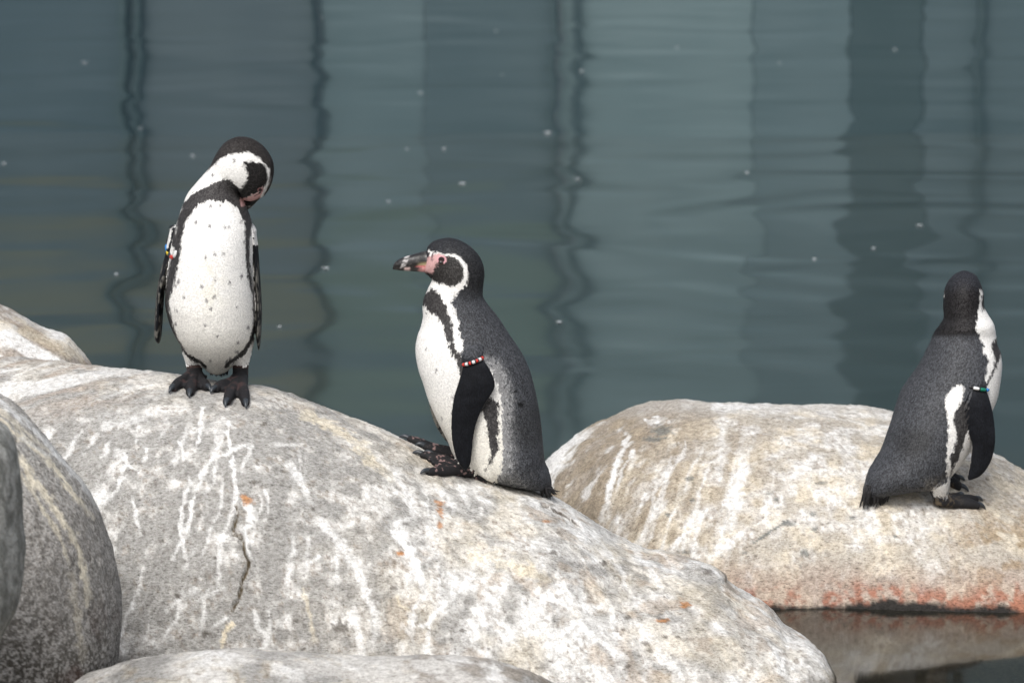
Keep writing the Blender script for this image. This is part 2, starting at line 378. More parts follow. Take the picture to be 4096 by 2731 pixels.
main_rows = [(-1500, 1500, 10.6, .9, .7), (-900, 1440, 10.45, .9, .7), (-400, 1425, 10.4, .9, .7), (0, 1437, 10.35, .88, .62), (174, 1442, 10.3, .86, .6), (348, 1459, 10.26, .85, .58), (575, 1477, 10.2, .84, .55),
             (800, 1500, 10.15, .83, .52), (1027, 1533, 10.12, .82, .5), (1254, 1620, 10.1, .81, .5), (1515, 1724, 10.08, .8, .5), (1720, 1815, 10.07, .79, .5), (2000, 1915, 10.06, .78, .5),
             (2212, 1992, 10.04, .76, .5), (2438, 2133, 10.0, .74, .5), (2612, 2212, 9.96, .72, .48), (2786, 2273, 9.92, .69, .46), (2870, 2312, 9.9, .67, .44), (2960, 2377, 9.87, .64, .42),
             (3065, 2438, 9.83, .6, .4), (3135, 2508, 9.8, .56, .37), (3222, 2560, 9.76, .5, .34), (3291, 2630, 9.72, .43, .3), (3335, 2708, 9.7, .36, .26), (3375, 2860, 9.66, .24, .2), (3400, 3080, 9.6, .08, .08)]
main_rock = finish_rock('boulder', ridge_grid(main_rows, 900, 300, 70), False, paint_main, (.018, .0065, .0018),
    'large pale guano streaked boulder carrying two penguins, cracked down its face', 7, ledge=ledge_main)

def paint_right(v, n):
    px, py = project(v); z = v[:, 2]; N_ = len(v)
    n1 = fbm(v, 5, 3, 101); n2 = fbm(v, 26, 4, 102); n3 = fbm(v, 100, 3, 103); n4 = fbm(v, 12, 3, 104)
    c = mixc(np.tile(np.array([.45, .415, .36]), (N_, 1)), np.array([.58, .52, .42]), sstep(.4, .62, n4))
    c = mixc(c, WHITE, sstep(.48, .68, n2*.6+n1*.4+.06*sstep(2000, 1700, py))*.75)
    # run-off bands, brown and white, leaning down the left flank
    s = (px-2300)+.55*(py-1700); ln = fbm(np.stack([s*.012, (py)*.0012, v[:, 1]*0], 1), 1.0, 3, 131)
    lm = sstep(3050, 2600, px+.3*(py-1700))
    c = mixc(c, np.array([.26, .21, .15]), lm*sstep(.47, .37, ln+.35*(n2-.5))*.75)
    c = mixc(c, WHITE, lm*sstep(.54, .64, ln+.3*(n2-.5))*.8)
    c = mixc(c, BROWN*1.1, sstep(.53, .68, n2*.5+n3*.5)*.6)
    c = mixc(c, np.array([.30, .22, .13]), sstep(3650, 3950, px+200*(n1-.5))*sstep(1950, 2150, py)*sstep(.46, .6, n2)*.75)
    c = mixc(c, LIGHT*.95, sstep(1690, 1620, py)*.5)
    W_ = WHITE
    fan = np.arctan2(px-3250, py-600); run = fbm(np.stack([fan*58+2.0*(n4-.5), py*.002, 0*px], 1), 1.0, 3, 171); low = sstep(1640, 1760, py)*(.25+.75*sstep(3250, 2850, px+.3*(py-1700)))
    c = mixc(c, W_, low*sstep(.60, .70, run+.4*(n2-.5))*.55); c = mixc(c, np.array([.30, .25, .185]), low*sstep(.44, .33, run+.4*(n2-.5))*.6)
    L = [(q3([(440, 270), (395, 400), (350, 540), (300, 690)]), 13, W_, .95), (q3([(470, 350), (400, 480), (380, 560)]), 10, W_, .8), (q3([(900, 240), (890, 380), (880, 500)]), 22, W_, .6),
         (q3([(1000, 360), (960, 560), (930, 700), (880, 800)]), 28, W_, .6), (q3([(750, 740), (650, 840)]), 10, W_, .9), (q3([(660, 380), (560, 600), (540, 780)]), 14, W_, .5),
         (q3([(1000, 760), (880, 860)]), 22, W_, .7), (q3([(830, 150), (960, 150), (1120, 150)]), 14, W_, .8), (q3([(520, 230), (600, 215)]), 14, W_, .9), (q3([(1110, 600), (1100, 680)]), 12, W_, .8)]
    c = streaks(c, v, px, py, L, 141)
    GP = np.array([.16, .17, .16])
    sp_ = [(q3([(x, y)])[0])+(rx, ry) for x, y, rx, ry in ((1130, 570, 18, 9), (1150, 600, 14, 7), (750, 605, 12, 8), (1210, 715, 34, 13), (1340, 745, 16, 10), (1330, 670, 18, 9), (1005, 860, 16, 6), (1290, 860, 18, 16),
           (1045, 805, 9, 6), (1660, 990, 22, 24), (1630, 1040, 14, 14), (740, 500, 18, 12), (1370, 520, 26, 8), (630, 675, 9, 9), (1270, 925, 9, 12), (1730, 780, 8, 8), (700, 855, 36, 7), (1520, 690, 12, 7), (600, 270, 40, 28), (560, 310, 40, 12))]
    c = blobs(c, v, px, py, sp_, GP, 151, .75)
    d, _ = segdist(px, py, q3([(1060, 800), (1140, 745), (1210, 705)])); c = mixc(c, GP, sstep(7, 2, d+10*(n3-.5)))
    # red and black algae along the waterline
    nr = fbm(v*np.array([1, 1, 1.0]), 11, 3, 161); zz = z+.05*(nr-.5)+.03*(n2-.5)
    red = sstep(.07, .03, zz)*sstep(.47, .62, .45*n2+.55*fbm(v, 60, 3, 162)+.08*sstep(.07, .03, zz)+.28*(fbm(v, 5, 2, 163)-.5))
    c = mixc(c, np.array([.36, .27, .22]), sstep(.12, .05, zz)*.6)
    c = mixc(c, np.array([.30, .10, .055]), red*.75*sstep(2600, 2800, px))
    c = mixc(c, np.array([.028, .026, .024]), sstep(.022, .008, z+.030*(nr-.5)+.03*(fbm(v, 4, 2, 165)-.5)+.016*(n2-.5)+.012*(n3-.5)))
    return np.clip(c, .015, .84)
right_rows = [(2080, 2150, 11.35, .25, .25), (2110, 1950, 11.32, .45, .4), (2185, 1840, 11.3, .58, .45), (2264, 1780, 11.28, .68, .5), (2368, 1715, 11.26, .78, .5), (2508, 1654, 11.24, .86, .55), (2612, 1628, 11.22, .9, .55), (2717, 1608, 11.2, .9, .55),
              (2873, 1609, 11.18, .88, .55), (3048, 1606, 11.16, .86, .55), (3222, 1616, 11.15, .85, .55), (3396, 1640, 11.14, .85, .55), (3553, 1665, 11.13, .86, .55), (3750, 1720, 11.12, .88, .55), (3988, 1820, 11.1, .9, .55), (4096, 1881, 11.08, .92, .55),
              (4300, 2010, 11.0, .9, .5), (4500, 2200, 10.9, .7, .45), (4620, 2450, 10.8, .4, .35), (4660, 2700, 10.75, .15, .15)]
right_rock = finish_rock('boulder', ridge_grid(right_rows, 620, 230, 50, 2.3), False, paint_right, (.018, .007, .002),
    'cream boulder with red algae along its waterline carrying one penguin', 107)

def paint_back(v, n):
    px, py = project(v); n2 = fbm(v, 30, 4, 202); n4 = fbm(v, 10, 3, 204)
    c = mixc(np.tile(np.array([.36, .32, .28]), (len(v), 1)), LIGHT, sstep(.4, .6, n2))
    ln = fbm(np.stack([(py-.62*px)*.030, px*.003, v[:, 1]], 1), 1.0, 3, 231)
    c = mixc(c, WHITE, sstep(.5, .6, ln)*.8); c = mixc(c, BROWN, sstep(.45, .34, ln)*.6); c = mixc(c, CREAM, sstep(.52, .62, n4)*.5)
    return np.clip(c, .02, .85)
back_rows = [(-900, 1300, 11.0, .5, .5), (-500, 1180, 11.0, .55, .5), (-200, 1170, 11.0, .55, .5), (0, 1228, 11.0, .55, .5), (70, 1263, 10.98, .55, .5), (157, 1312, 10.97, .52, .48), (250, 1345, 10.96, .5, .46), (292, 1385, 10.95, .46, .42), (335, 1435, 10.95, .42, .4), (375, 1500, 10.94, .36, .32), (430, 1700, 10.94, .25, .25), (470, 2000, 10.94, .1, .1)]
finish_rock('boulder', ridge_grid(back_rows, 300, 120, 40), False, paint_back, (.012, .005, .0015), 'pale banded boulder standing behind the streaked boulder at the water edge', 207)

def paint_dark(v, n):
    px, py = project(v); n2 = .3*fbm(v, 60, 4, 302)+.7*fbm(v, 230, 2, 305); n3 = fbm(v, 120, 3, 303); n4 = fbm(v, 9, 3, 304)
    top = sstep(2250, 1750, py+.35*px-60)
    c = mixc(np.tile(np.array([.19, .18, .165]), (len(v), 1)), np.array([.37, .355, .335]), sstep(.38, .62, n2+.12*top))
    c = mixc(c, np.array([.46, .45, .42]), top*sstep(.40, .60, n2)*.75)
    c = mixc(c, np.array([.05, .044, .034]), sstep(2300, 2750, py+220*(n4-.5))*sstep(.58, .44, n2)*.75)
    c = mixc(c, np.array([.07, .035, .028]), sstep(150, 330, px)*sstep(2350, 2650, py)*sstep(.48, .6, n4)*.6)
    C_ = np.array([.72, .66, .53])
    L = [(q7([(-30, 395), (20, 430), (150, 540), (260, 660), (330, 740), (400, 850)]), 13, WHITE*.9, .9), (q7([(-30, 470), (20, 510), (120, 590), (230, 690), (310, 800), (370, 880)]), 14, C_, .9),
         (q7([(60, 620), (140, 740), (220, 850), (280, 940), (320, 1030), (345, 1150), (360, 1250)]), 17, C_, 1), (q7([(70, 690), (180, 860), (250, 980), (280, 1080)]), 10, C_*.9, .7),
         (q7([(-30, 430), (60, 500), (200, 620)]), 12, C_, .5), (q7([(80, 560), (200, 640)]), 10, WHITE*.8, .6), (q7([(290, 1100), (310, 1250), (340, 1480)]), 16, C_*.8, .4)]
    c = streaks(c, v, px, py, L, 341); 
    return np.clip(c, .015, .8)
def stack_grid(rows, Y, nr, ns):
    """rows: left px, right px, py, half depth"""
    R = np.array([[*P(a, y, Y), *P(b, y, Y), hy] for a, b, y, hy in rows]); R = resample(R, nr)
    th = np.linspace(0, 2*np.pi, ns, endpoint=False); c, s = np.cos(th), np.sin(th)
    C, A = (R[:, :3]+R[:, 3:6])/2, (R[:, 3:6]-R[:, :3])/2
    return C[:, None, :]+A[:, None, :]*c[None, :, None]+np.array([0, 1., 0])*(R[:, 6:7]*s[None, :])[..., None]
dark_rows = [(-420, -300, 1545, .02), (-560, -120, 1562, .12), (-650, 0, 1611, .2), (-720, 70, 1645, .26), (-800, 174, 1759, .33), (-860, 261, 1872, .38), (-900, 348, 1994, .42), (-930, 418, 2142, .45), (-950, 461, 2299, .47), (-960, 484, 2450, .48),
             (-960, 474, 2612, .48), (-950, 455, 2740, .46), (-930, 400, 2950, .43), (-900, 320, 3200, .4), (-860, 240, 3500, .36), (-800, 120, 3700, .3)]
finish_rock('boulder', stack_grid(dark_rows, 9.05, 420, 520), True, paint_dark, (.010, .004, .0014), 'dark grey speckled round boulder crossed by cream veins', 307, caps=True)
def paint_near(v, n):
    n2 = fbm(v, 40, 4, 402); n4 = fbm(v, 9, 3, 404)
    c = mixc(np.tile(np.array([.21, .215, .20]), (len(v), 1)), np.array([.40, .405, .385]), sstep(.4, .6, n2)); c = mixc(c, np.array([.10, .09, .045]), sstep(.5, .62, n4)*.7)
    return np.clip(c, .015, .8)
near_rows = [(-700, -120, 1640, .03), (-800, -40, 1680, .12), (-900, 40, 1745, .2), (-950, 72, 1880, .26), (-980, 84, 2060, .3), (-1000, 90, 2264, .32), (-1000, 76, 2400, .33), (-1000, 45, 2480, .33), (-1000, 5, 2560, .33), (-980, -60, 2800, .32), (-960, -130, 3200, .3), (-900, -200, 4000, .28)]
finish_rock('boulder', stack_grid(near_rows, 8.1, 160, 200), True, paint_near, (.006, .004, .0012), 'grey boulder edge standing in front of the dark veined boulder', 407, caps=True)
def paint_front(v, n):
    px, py = project(v); n2 = fbm(v, 28, 4, 502); n4 = fbm(v, 8, 3, 504); n3 = fbm(v, 90, 3, 503)
    c = mixc(np.tile(GREY*.95, (len(v), 1)), LIGHT, sstep(.42, .62, n4)); c = mixc(c, WHITE, sstep(.52, .68, n2*.5+n4*.5)*.6); c = mixc(c, CREAM*.8, sstep(.55, .66, n2)*.35)
    c = mixc(c, BROWN, sstep(.6, .72, n3*.5+n2*.5)*.6)
    c = mixc(c, np.array([.20, .17, .14]), sstep(1500, 1750, px)*sstep(.42, .58, n2)*.6)
    c = streaks(c, v, px, py, [(q2([(780, 1270), (810, 1396)]), 26, WHITE, .8), (q2([(-700, 1300), (-500, 1330)]), 30, WHITE, .6)], 541)
    return np.clip(c, .02, .82)
front_rows = [(-200, 2980, 8.85, .1, .1), (40, 2800, 8.84, .3, .25), (209, 2731, 8.82, .4, .3), (435, 2665, 8.8, .48, .33), (575, 2632, 8.79, .5, .35), (871, 2606, 8.78, .52, .36), (1132, 2613, 8.78, .52, .36), (1350, 2630, 8.78, .52, .36), (1532, 2633, 8.78, .5, .35), (1700, 2625, 8.78, .48, .35), (1900, 2638, 8.79, .45, .33), (2050, 2668, 8.8, .42, .32), (2177, 2715, 8.82, .38, .3), (2350, 2830, 8.84, .3, .25), (2500, 3100, 8.88, .1, .1)]
finish_rock('boulder', ridge_grid(front_rows, 420, 110, 50), False, paint_front, (.010, .004, .0014), 'low smooth grey boulder lying in front of the cracked boulder', 507)

# ------------------------------------------------------------------ contact with the boulders
bpy.context.view_layer.update()
def bvh_of(o):
    me = o.data; return bvhtree.BVHTree.FromPolygons([x.co for x in me.vertices], [p.vertices[:] for p in me.polygons])
BV = {'main': bvh_of(main_rock), 'right': bvh_of(right_rock)}
def hit(px, py, which):
    d = Vector(ray(px, py)).normalized(); r = BV[which].ray_cast(Vector((0, 0, CAMH)), d)
    return np.array(r[0]) if r[0] is not None else None
def rock_z(x, y, which):
    r = BV[which].ray_cast(Vector((x, y, 3)), Vector((0, 0, -1))); return r[0].z if r[0] is not None else 0.0

# ------------------------------------------------------------------ penguins
def feather_material():
    m, t, b = mat_new('plumage')
    at = N(t, 'Attribute', attribute_name='Col'); sk = N(t, 'Attribute', attribute_name='speckle'); tc = N(t, 'TexCoord')
    mp = N(t, 'Mapping'); mp.inputs['Scale'].default_value = (1, 1, .42); t.links.new(tc.outputs['Object'], mp.inputs['Vector'])
    f1 = N(t, 'TexNoise', Scale=400.0, Detail=2.0, Roughness=.6); vo = N(t, 'TexVoronoi', Scale=300.0); f2 = N(t, 'TexNoise', Scale=45.0, Detail=3.0)
    for n in (f1, vo): t.links.new(mp.outputs[0], n.inputs['Vector'])
    t.links.new(tc.outputs['Object'], f2.inputs['Vector'])
    tip = ramp(t, f1.outputs[0], [(.36, (.62, .62, .62)), (.50, (1.0, 1.0, 1.0)), (.62, (1.5, 1.5, 1.53)), (.74, (2.1, 2.1, 2.15))])
    soft = ramp(t, f2.outputs[0], [(.3, (.80, .80, .80)), (.7, (1.15, 1.15, 1.15))])
    o = mix_rgb(t, 'MULTIPLY', sk.outputs['Fac'], at.outputs['Color'], tip)
    o = mix_rgb(t, 'MULTIPLY', sk.outputs['Fac'], o, soft)
    wv = ramp(t, f1.outputs[0], [(.3, (.90, .90, .89)), (.6, (1.03, 1.03, 1.03))]); o = mix_rgb(t, 'MULTIPLY', .8, o, wv)
    t.links.new(o, b.inputs['Base Color'])
    b.inputs['Roughness'].default_value = .6; b.inputs['Specular IOR Level'].default_value = .09
    h = math_n(t, 'ADD', f1.outputs[0], math_n(t, 'MULTIPLY', vo.outputs['Distance'], .5))
    bp = N(t, 'Bump', Strength=.6, Distance=.003); t.links.new(h, bp.inputs['Height']); t.links.new(bp.outputs[0], b.inputs['Normal'])
    t.links.new(math_n(t, 'MULTIPLY_ADD', sk.outputs['Fac'], .45, .06), bp.inputs['Strength'])
    return m
PLUM = feather_material()
def vcol_material(name, rough, spec, bump=.0):
    m, t, b = mat_new(name); at = N(t, 'Attribute', attribute_name='Col'); tc = N(t, 'TexCoord')
    nz = N(t, 'TexNoise', Scale=260.0, Detail=4.0); t.links.new(tc.outputs['Object'], nz.inputs['Vector'])
    c = ramp(t, nz.outputs[0], [(.3, (.7, .7, .7)), (.7, (1.25, 1.25, 1.25))])
    t.links.new(mix_rgb(t, 'MULTIPLY', .8, at.outputs['Color'], c), b.inputs['Base Color'])
    b.inputs['Roughness'].default_value = rough; b.inputs['Specular IOR Level'].default_value = spec
    bp = N(t, 'Bump', Strength=.5, Distance=.001); t.links.new(nz.outputs[0], bp.inputs['Height']); t.links.new(bp.outputs[0], b.inputs['Normal'])
    return m
QUILL = vcol_material('contour_feathers', .55, .22); BILLM = vcol_material('horn', .35, .5); EYEM = vcol_material('eye_gloss', .05, .7)
CLAWM = plain('claw_horn', (.035, .042, .05), .35, .5); TAILM = plain('tail_quill', (.022, .021, .022), .5, .3)
BEAD = {k: plain('band_'+k, c, .35, .5) for k, c in dict(red=(.62, .03, .02), white=(.82, .82, .82), black=(.012, .012, .014), blue=(.01, .22, .62), yellow=(.75, .55, .02), green=(.0, .20, .12)).items()}

def loft(rows, Y0, n, seg=72, ex=2.0):
    """rows: Fx,Fy,Bx,By,half depth,depth offset: the two outline points of one cross-section and how deep it is"""
    R = []
    for r in rows:
        f, b = P(r[0], r[1], Y0+r[5]), P(r[2], r[3], Y0+r[5]); R.append([*((f+b)/2), *((f-b)/2), r[4]])
    R = resample(R, n); th = np.linspace(0, 2*np.pi, seg, endpoint=False)
    c, s = np.cos(th), np.sin(th); c, s = np.sign(c)*np.abs(c)**(2/ex), np.sign(s)*np.abs(s)**(2/ex)
    return R[:, None, :3]+R[:, None, 3:6]*c[None, :, None]+np.array([0, 1., 0])*(np.maximum(R[:, 6:7], .0005)*s[None, :])[..., None]
def toe(heel, tip, which, r0, r1, stop=1.0, lift=0.0, n=14):
    t = np.linspace(0, stop, n); xy = heel[None, :2]*(1-t[:, None])+tip[None, :2]*t[:, None]
    r = r0*(1-t)+r1*t
    z = np.array([rock_z(x, y, which) for x, y in xy])
    z = np.convolve(np.r_[z[0], z, z[-1]], [.25, .5, .25], 'valid')
    p = np.column_stack([xy, z+r*.72+lift*(1-t)**2]); return p, r
def foot(heel, tips, which, r0=.014, r1=.0078, lift=.004, knuckle=.14):
    """three toes and the web between them as tubes lying on the rock; returns tubes and claw paths"""
    G, claws = [], []
    heel = np.asarray(heel); tips = [np.asarray(t) for t in tips]
    for tp in tips:
        p, r = toe(heel, tp, which, r0, r1, .93, lift); k = 1+knuckle*np.sin(np.linspace(0, 1, len(r))*np.pi*3+.6)
        G.append(tube(p, r*k, 14))
        d = (p[-1]-p[-3]); d /= np.linalg.norm(d)+1e-9
        q = [p[-1]-d*.006+np.array([0, 0, r1*.35]), p[-1]+d*.006+np.array([0, 0, r1*.55]), p[-1]+d*.015+np.array([0, 0, r1*.15]), p[-1]+d*.022+np.array([0, 0, -r1*.55])]
        claws.append((resample(q, 9, False), r1))
    for a, b in zip(tips[:-1], tips[1:]):
        for w in np.linspace(0, 1, 11)[1:-1]:
            tp = a*(1-w)+b*w; p, r = toe(heel, tp, which, r0*.8, .0046, .88-.20*math.sin(math.pi*w), lift*.5); G.append(tube(p, r, 10))
    return G, claws
def fuse(name, comps, voxel=.0019, iters=5):
    """join overlapping closed surfaces into one continuous skin; returns mesh and which component each vertex came from"""
    V, F, T, off = [], [], [], 0
    for k, G in enumerate(comps):
        tag, G = G; me = grid_mesh('tmp', G, True, True); v = verts(me)
        F += [tuple(i+off for i in p.vertices) for p in me.polygons]; V.append(v); T += [tag]*len(v); off += len(v); bpy.data.meshes.remove(me)
    V = np.vstack(V); T = np.array(T); me = new_mesh('tmp', V, F); o = bpy.data.objects.new('tmp', me); col.objects.link(o)
    rm = o.modifiers.new('r', 'REMESH'); rm.mode = 'VOXEL'; rm.voxel_size = voxel; rm.use_smooth_shade = True
    sm = o.modifiers.new('s', 'SMOOTH'); sm.factor = .5; sm.iterations = iters
    dg = bpy.context.evaluated_depsgraph_get(); out = bpy.data.meshes.new_from_object(o.evaluated_get(dg)); out.name = name
    bpy.data.objects.remove(o); bpy.data.meshes.remove(me)
    kd = kdtree.KDTree(len(V))
    for i, p in enumerate(V): kd.insert(p, i)
    kd.balance(); v = verts(out); idx = np.array([kd.find(p)[1] for p in v]); smooth(out)
    return out, v, vnormals(out), T[idx]
def flat_proj(v, Y0):                  # pixels of the points after sliding them to the bird's own upright plane
    s = v.copy(); s[:, 0] *= Y0/v[:, 1]; s[:, 2] = CAMH+(v[:, 2]-CAMH)*Y0/v[:, 1]; s[:, 1] = Y0; return project(s)
def lowlevel_proj(v, Y0):
    s = v.copy(); s[:, 1] = Y0; return project(s)

BILL = [(1734, 1010, 1086, .0235), (1720, 1005, 1088, .0235), (1702, 1003, 1089, .0215), (1684, 1007, 1088, .0185), (1668, 1012, 1087, .0165), (1640, 1020, 1085, .014), (1620, 1026, 1084, .0128), (1602, 1033, 1083, .011), (1588, 1041, 1081, .0085), (1578, 1050, 1080, .006), (1572, 1060, 1079, .0035), (1569, 1070, 1078, .0015)]
def make_bill(root, base, f, u, scale=1.0, Y=10.0):
    f, u = np.asarray(f, float), np.asarray(u, float); f /= np.linalg.norm(f); u -= f*(u@f); u /= np.linalg.norm(u); s = np.cross(f, u)
    k = K*Y*scale; R = resample([(r[0], (r[1]+r[2])/2, (r[2]-r[1])/2, r[3]) for r in BILL], 64, False)
    R = np.array([[np.interp(q, np.linspace(0, 1, len(R)), R[:, j]) for j in range(4)] for q in np.linspace(0, 1, 64)])
    th = np.linspace(0, 2*np.pi, 36, endpoint=False); G = np.zeros((64, 36, 3)); X = np.zeros((64, 36)); Yp = np.zeros((64, 36))
    for i, (x, yc, h, w) in enumerate(R):
        c_, s_ = np.cos(th), np.sin(th); yy = yc-h*s_
        mouth = np.interp(x, [1569, 1600, 1650, 1690, 1714], [1073, 1071, 1065, 1060, 1057])
        groove = 1-.16*np.exp(-((yy-mouth)/5)**2)
        ww = w*np.sign(c_)*np.abs(c_)**.85*groove
        G[i] = base+np.outer((1697-x)*k*np.ones(36), f)+np.outer((1045-yy)*k, u)+np.outer(ww*scale, s); X[i] = x; Yp[i] = yy
    me = grid_mesh('bill', G, True, True); x, y = np.r_[X.ravel(), 1734, 1569], np.r_[Yp.ravel(), 1045, 1074]; v = verts(me)
    nz = fbm(np.column_stack([x, y*3, 0*x]), .05, 3, 9); nf = fbm(np.column_stack([x, y*3, 0*x]), .16, 3, 10)
    c = np.tile(np.array([.013, .012, .012]), (len(x), 1))
    c = mixc(c, np.array([.07, .065, .06]), sstep(.56, .70, nf)*.6)
    mouth = np.interp(x, [1569, 1600, 1650, 1690, 1714], [1073, 1071, 1065, 1060, 1057])
    up = y < mouth
    c = mixc(c, np.array([.46, .44, .43]), up*sstep(13, 6, np.abs(x-1619+.4*(y-1045)))*sstep(.25, .5, nz)*.85)
    c = mixc(c, np.array([.60, .45, .42]), (~up)*sstep(16, 7, np.abs(x-1628))*.85)
    c = mixc(c, np.array([.60, .50, .28]), sstep(1662, 1690, x)*sstep(11, 3, np.abs(y-(mouth-5)))*.8)
    c = mixc(c, np.array([.62, .30, .29]), (~up)*sstep(1668, 1692, x+10*(nz-.5)+.5*(y-1070))); c = mixc(c, np.array([.58, .30, .29]), up*sstep(1704, 1714, x-.35*(1050-y)+8*(nz-.5))*sstep(1016, 1024, y))
    c = mixc(c, np.array([.55, .16, .17]), sstep(1655, 1680, x)*sstep(4, 1, np.abs(y-mouth)))
    set_col(me, c); smooth(me); return add('bill', me, BILLM, root)
def make_eye(root, c, out, r=.0076):
    out = np.asarray(out, float)/np.linalg.norm(out); th = np.linspace(0.02, np.pi-.02, 20); a = np.cross(out, [0, 0, 1.]); a /= np.linalg.norm(a); b = np.cross(a, out)
    ph = np.linspace(0, 2*np.pi, 28, endpoint=False)
    G = c+r*(np.cos(th)[:, None, None]*out+np.sin(th)[:, None, None]*(np.cos(ph)[None, :, None]*a+np.sin(ph)[None, :, None]*b))
    me = grid_mesh('eye', G, True, True); d = (verts(me)-c)@out/r
    cc = mixc(np.tile(np.array([.055, .032, .026]), (len(d), 1)), np.array([.004, .004, .004]), sstep(.86, .92, d)); cc = mixc(cc, np.array([.02, .012, .012]), sstep(.66, .58, d))
    set_col(me, cc); smooth(me); return add('eye', me, EYEM, root)
def make_band(root, p, q, depth, beads, front, r=.0042, label=None, drop=0.0):
    """ring of beads round a flipper: p,q ends of its long axis, depth its half depth; beads from p to q on the side facing 'front'"""
    p, q = np.asarray(p), np.asarray(q); c, A = (p+q)/2, (q-p)/2; D = np.array([0, front*depth, -drop])
    def at(t): return c-A*np.cos(t)+D*np.sin(t)                      # t 0..pi visible half, pi..2pi hidden half
    t = np.linspace(0, 2*np.pi, 61)[:-1]; pts = np.array([at(x) for x in t]+[at(0)])
    me = grid_mesh('flipper_band', tube(pts, r*.72, 10), True, True); smooth(me); b = add('flipper_band', me, BEAD['black'], root)
    if label: b['label'] = label
    tt = np.linspace(0, np.pi, 200); pp = np.array([at(x) for x in tt]); s = np.r_[0, np.cumsum(np.linalg.norm(np.diff(pp, axis=0), axis=1))]
    tot = sum(w for _, w in beads); acc = 0
    for k, w in beads:
        g = np.linspace(acc+.02*tot, acc+w-.02*tot, 7)/tot*s[-1]; acc += w
        path = np.array([at(np.interp(x, s, tt)) for x in g]); rr = r*np.array([.9, 1, 1, 1, 1, 1, .9])
        m2 = grid_mesh('bead', tube(path, rr, 12), True, True); smooth(m2); add('bead', m2, BEAD[k], b)
    return b
def make_tail(root, pairs, seed):
    rng = np.random.default_rng(seed); V, F = [], []
    for a, b in pairs:
        a, b = np.asarray(a), np.asarray(b); t = np.linspace(0, 1, 6)[:, None]; path = a*(1-t)+b*t+rng.normal(0, .0008, (6, 3))
        G = tube(path, np.array([.0026, .0034, .0034, .0029, .0018, .0003]), 6); o = len(V)
        V += list(G.reshape(-1, 3))
        for i in range(5):
            for j in range(6): F.append((o+i*6+j, o+i*6+(j+1) % 6, o+(i+1)*6+(j+1) % 6, o+(i+1)*6+j))
        F.append(tuple(o+j for j in range(5, -1, -1)))
    me = new_mesh('tail', V, F); smooth(me); return add('tail', me, TAILM, root)
def make_claws(root, claws):
    for path, r in claws:
        me = grid_mesh('claw', tube(path, np.linspace(1, 0, len(path))**.6*r*.74+.0004, 8), True, True); smooth(me); add('claw', me, CLAWM, root)
def penguin_root(loc, label):
    e = bpy.data.objects.new('penguin', None); col.objects.link(e); e.location = tuple(loc); e.empty_display_size = .1
    e['label'] = label; e['category'] = 'penguin'; e['group'] = 'banded penguins on the boulders'
    return e
def settle(root):                      # parts were built in world space: keep them there under the moved root
    bpy.context.view_layer.update(); inv = root.matrix_world.inverted()
    for ch in root.children: ch.matrix_parent_inverse = inv
def conv(sx, ox, oy): return lambda l: [(ox+x/sx, oy+y/sx) for x, y in l]
c1, c2, c3, c4, c5, c6 = conv(2.6133, 550, 500), conv(2.24, 550, 1000), conv(2.613, 1500, 900), conv(2.4125, 1550, 1400), conv(2.8506, 3400, 1050), conv(2.614, 3350, 1500)

BK = np.array([.008, .0078, .008]); BACK = np.array([.042, .044, .049]); BAND = np.array([.034, .032, .032]); WH = np.array([.80, .79, .765]); PINK = np.array([.60, .30, .29]); FLIP = np.array([.0062, .0068, .0085]); FOOT = np.array([.021, .0205, .022])
def finish(root, me, c, spk):
    set_col(me, np.clip(c, .003, .88)); set_f(me, np.clip(spk, 0, 1), 'speckle'); return add('body', me, PLUM, root)
def pp(c, spk, x, y, poly, cond, colour, sk, e=3.2):
    """pigment inside an outline, its edge averaged over a few hairs' width"""
    m = 0
    for a, b in ((0, 0), (e, .4*e), (-e, -.4*e), (.4*e, -e), (-.4*e, e)): m = m+inpoly(x+a, y+b, poly)/5.0
    m = m*cond; colour = np.asarray(colour, float); return mixc(c, colour, m), spk*(1-m)+sk*m, m > .5
def jag(v, px, py, a=16):
    e = np.array([1, 1, .6]); return px+(fbm(v*e, 210, 2, 71)-.5)*a*1.6, py+(fbm(v*e, 210, 2, 72)-.5)*a*2.4

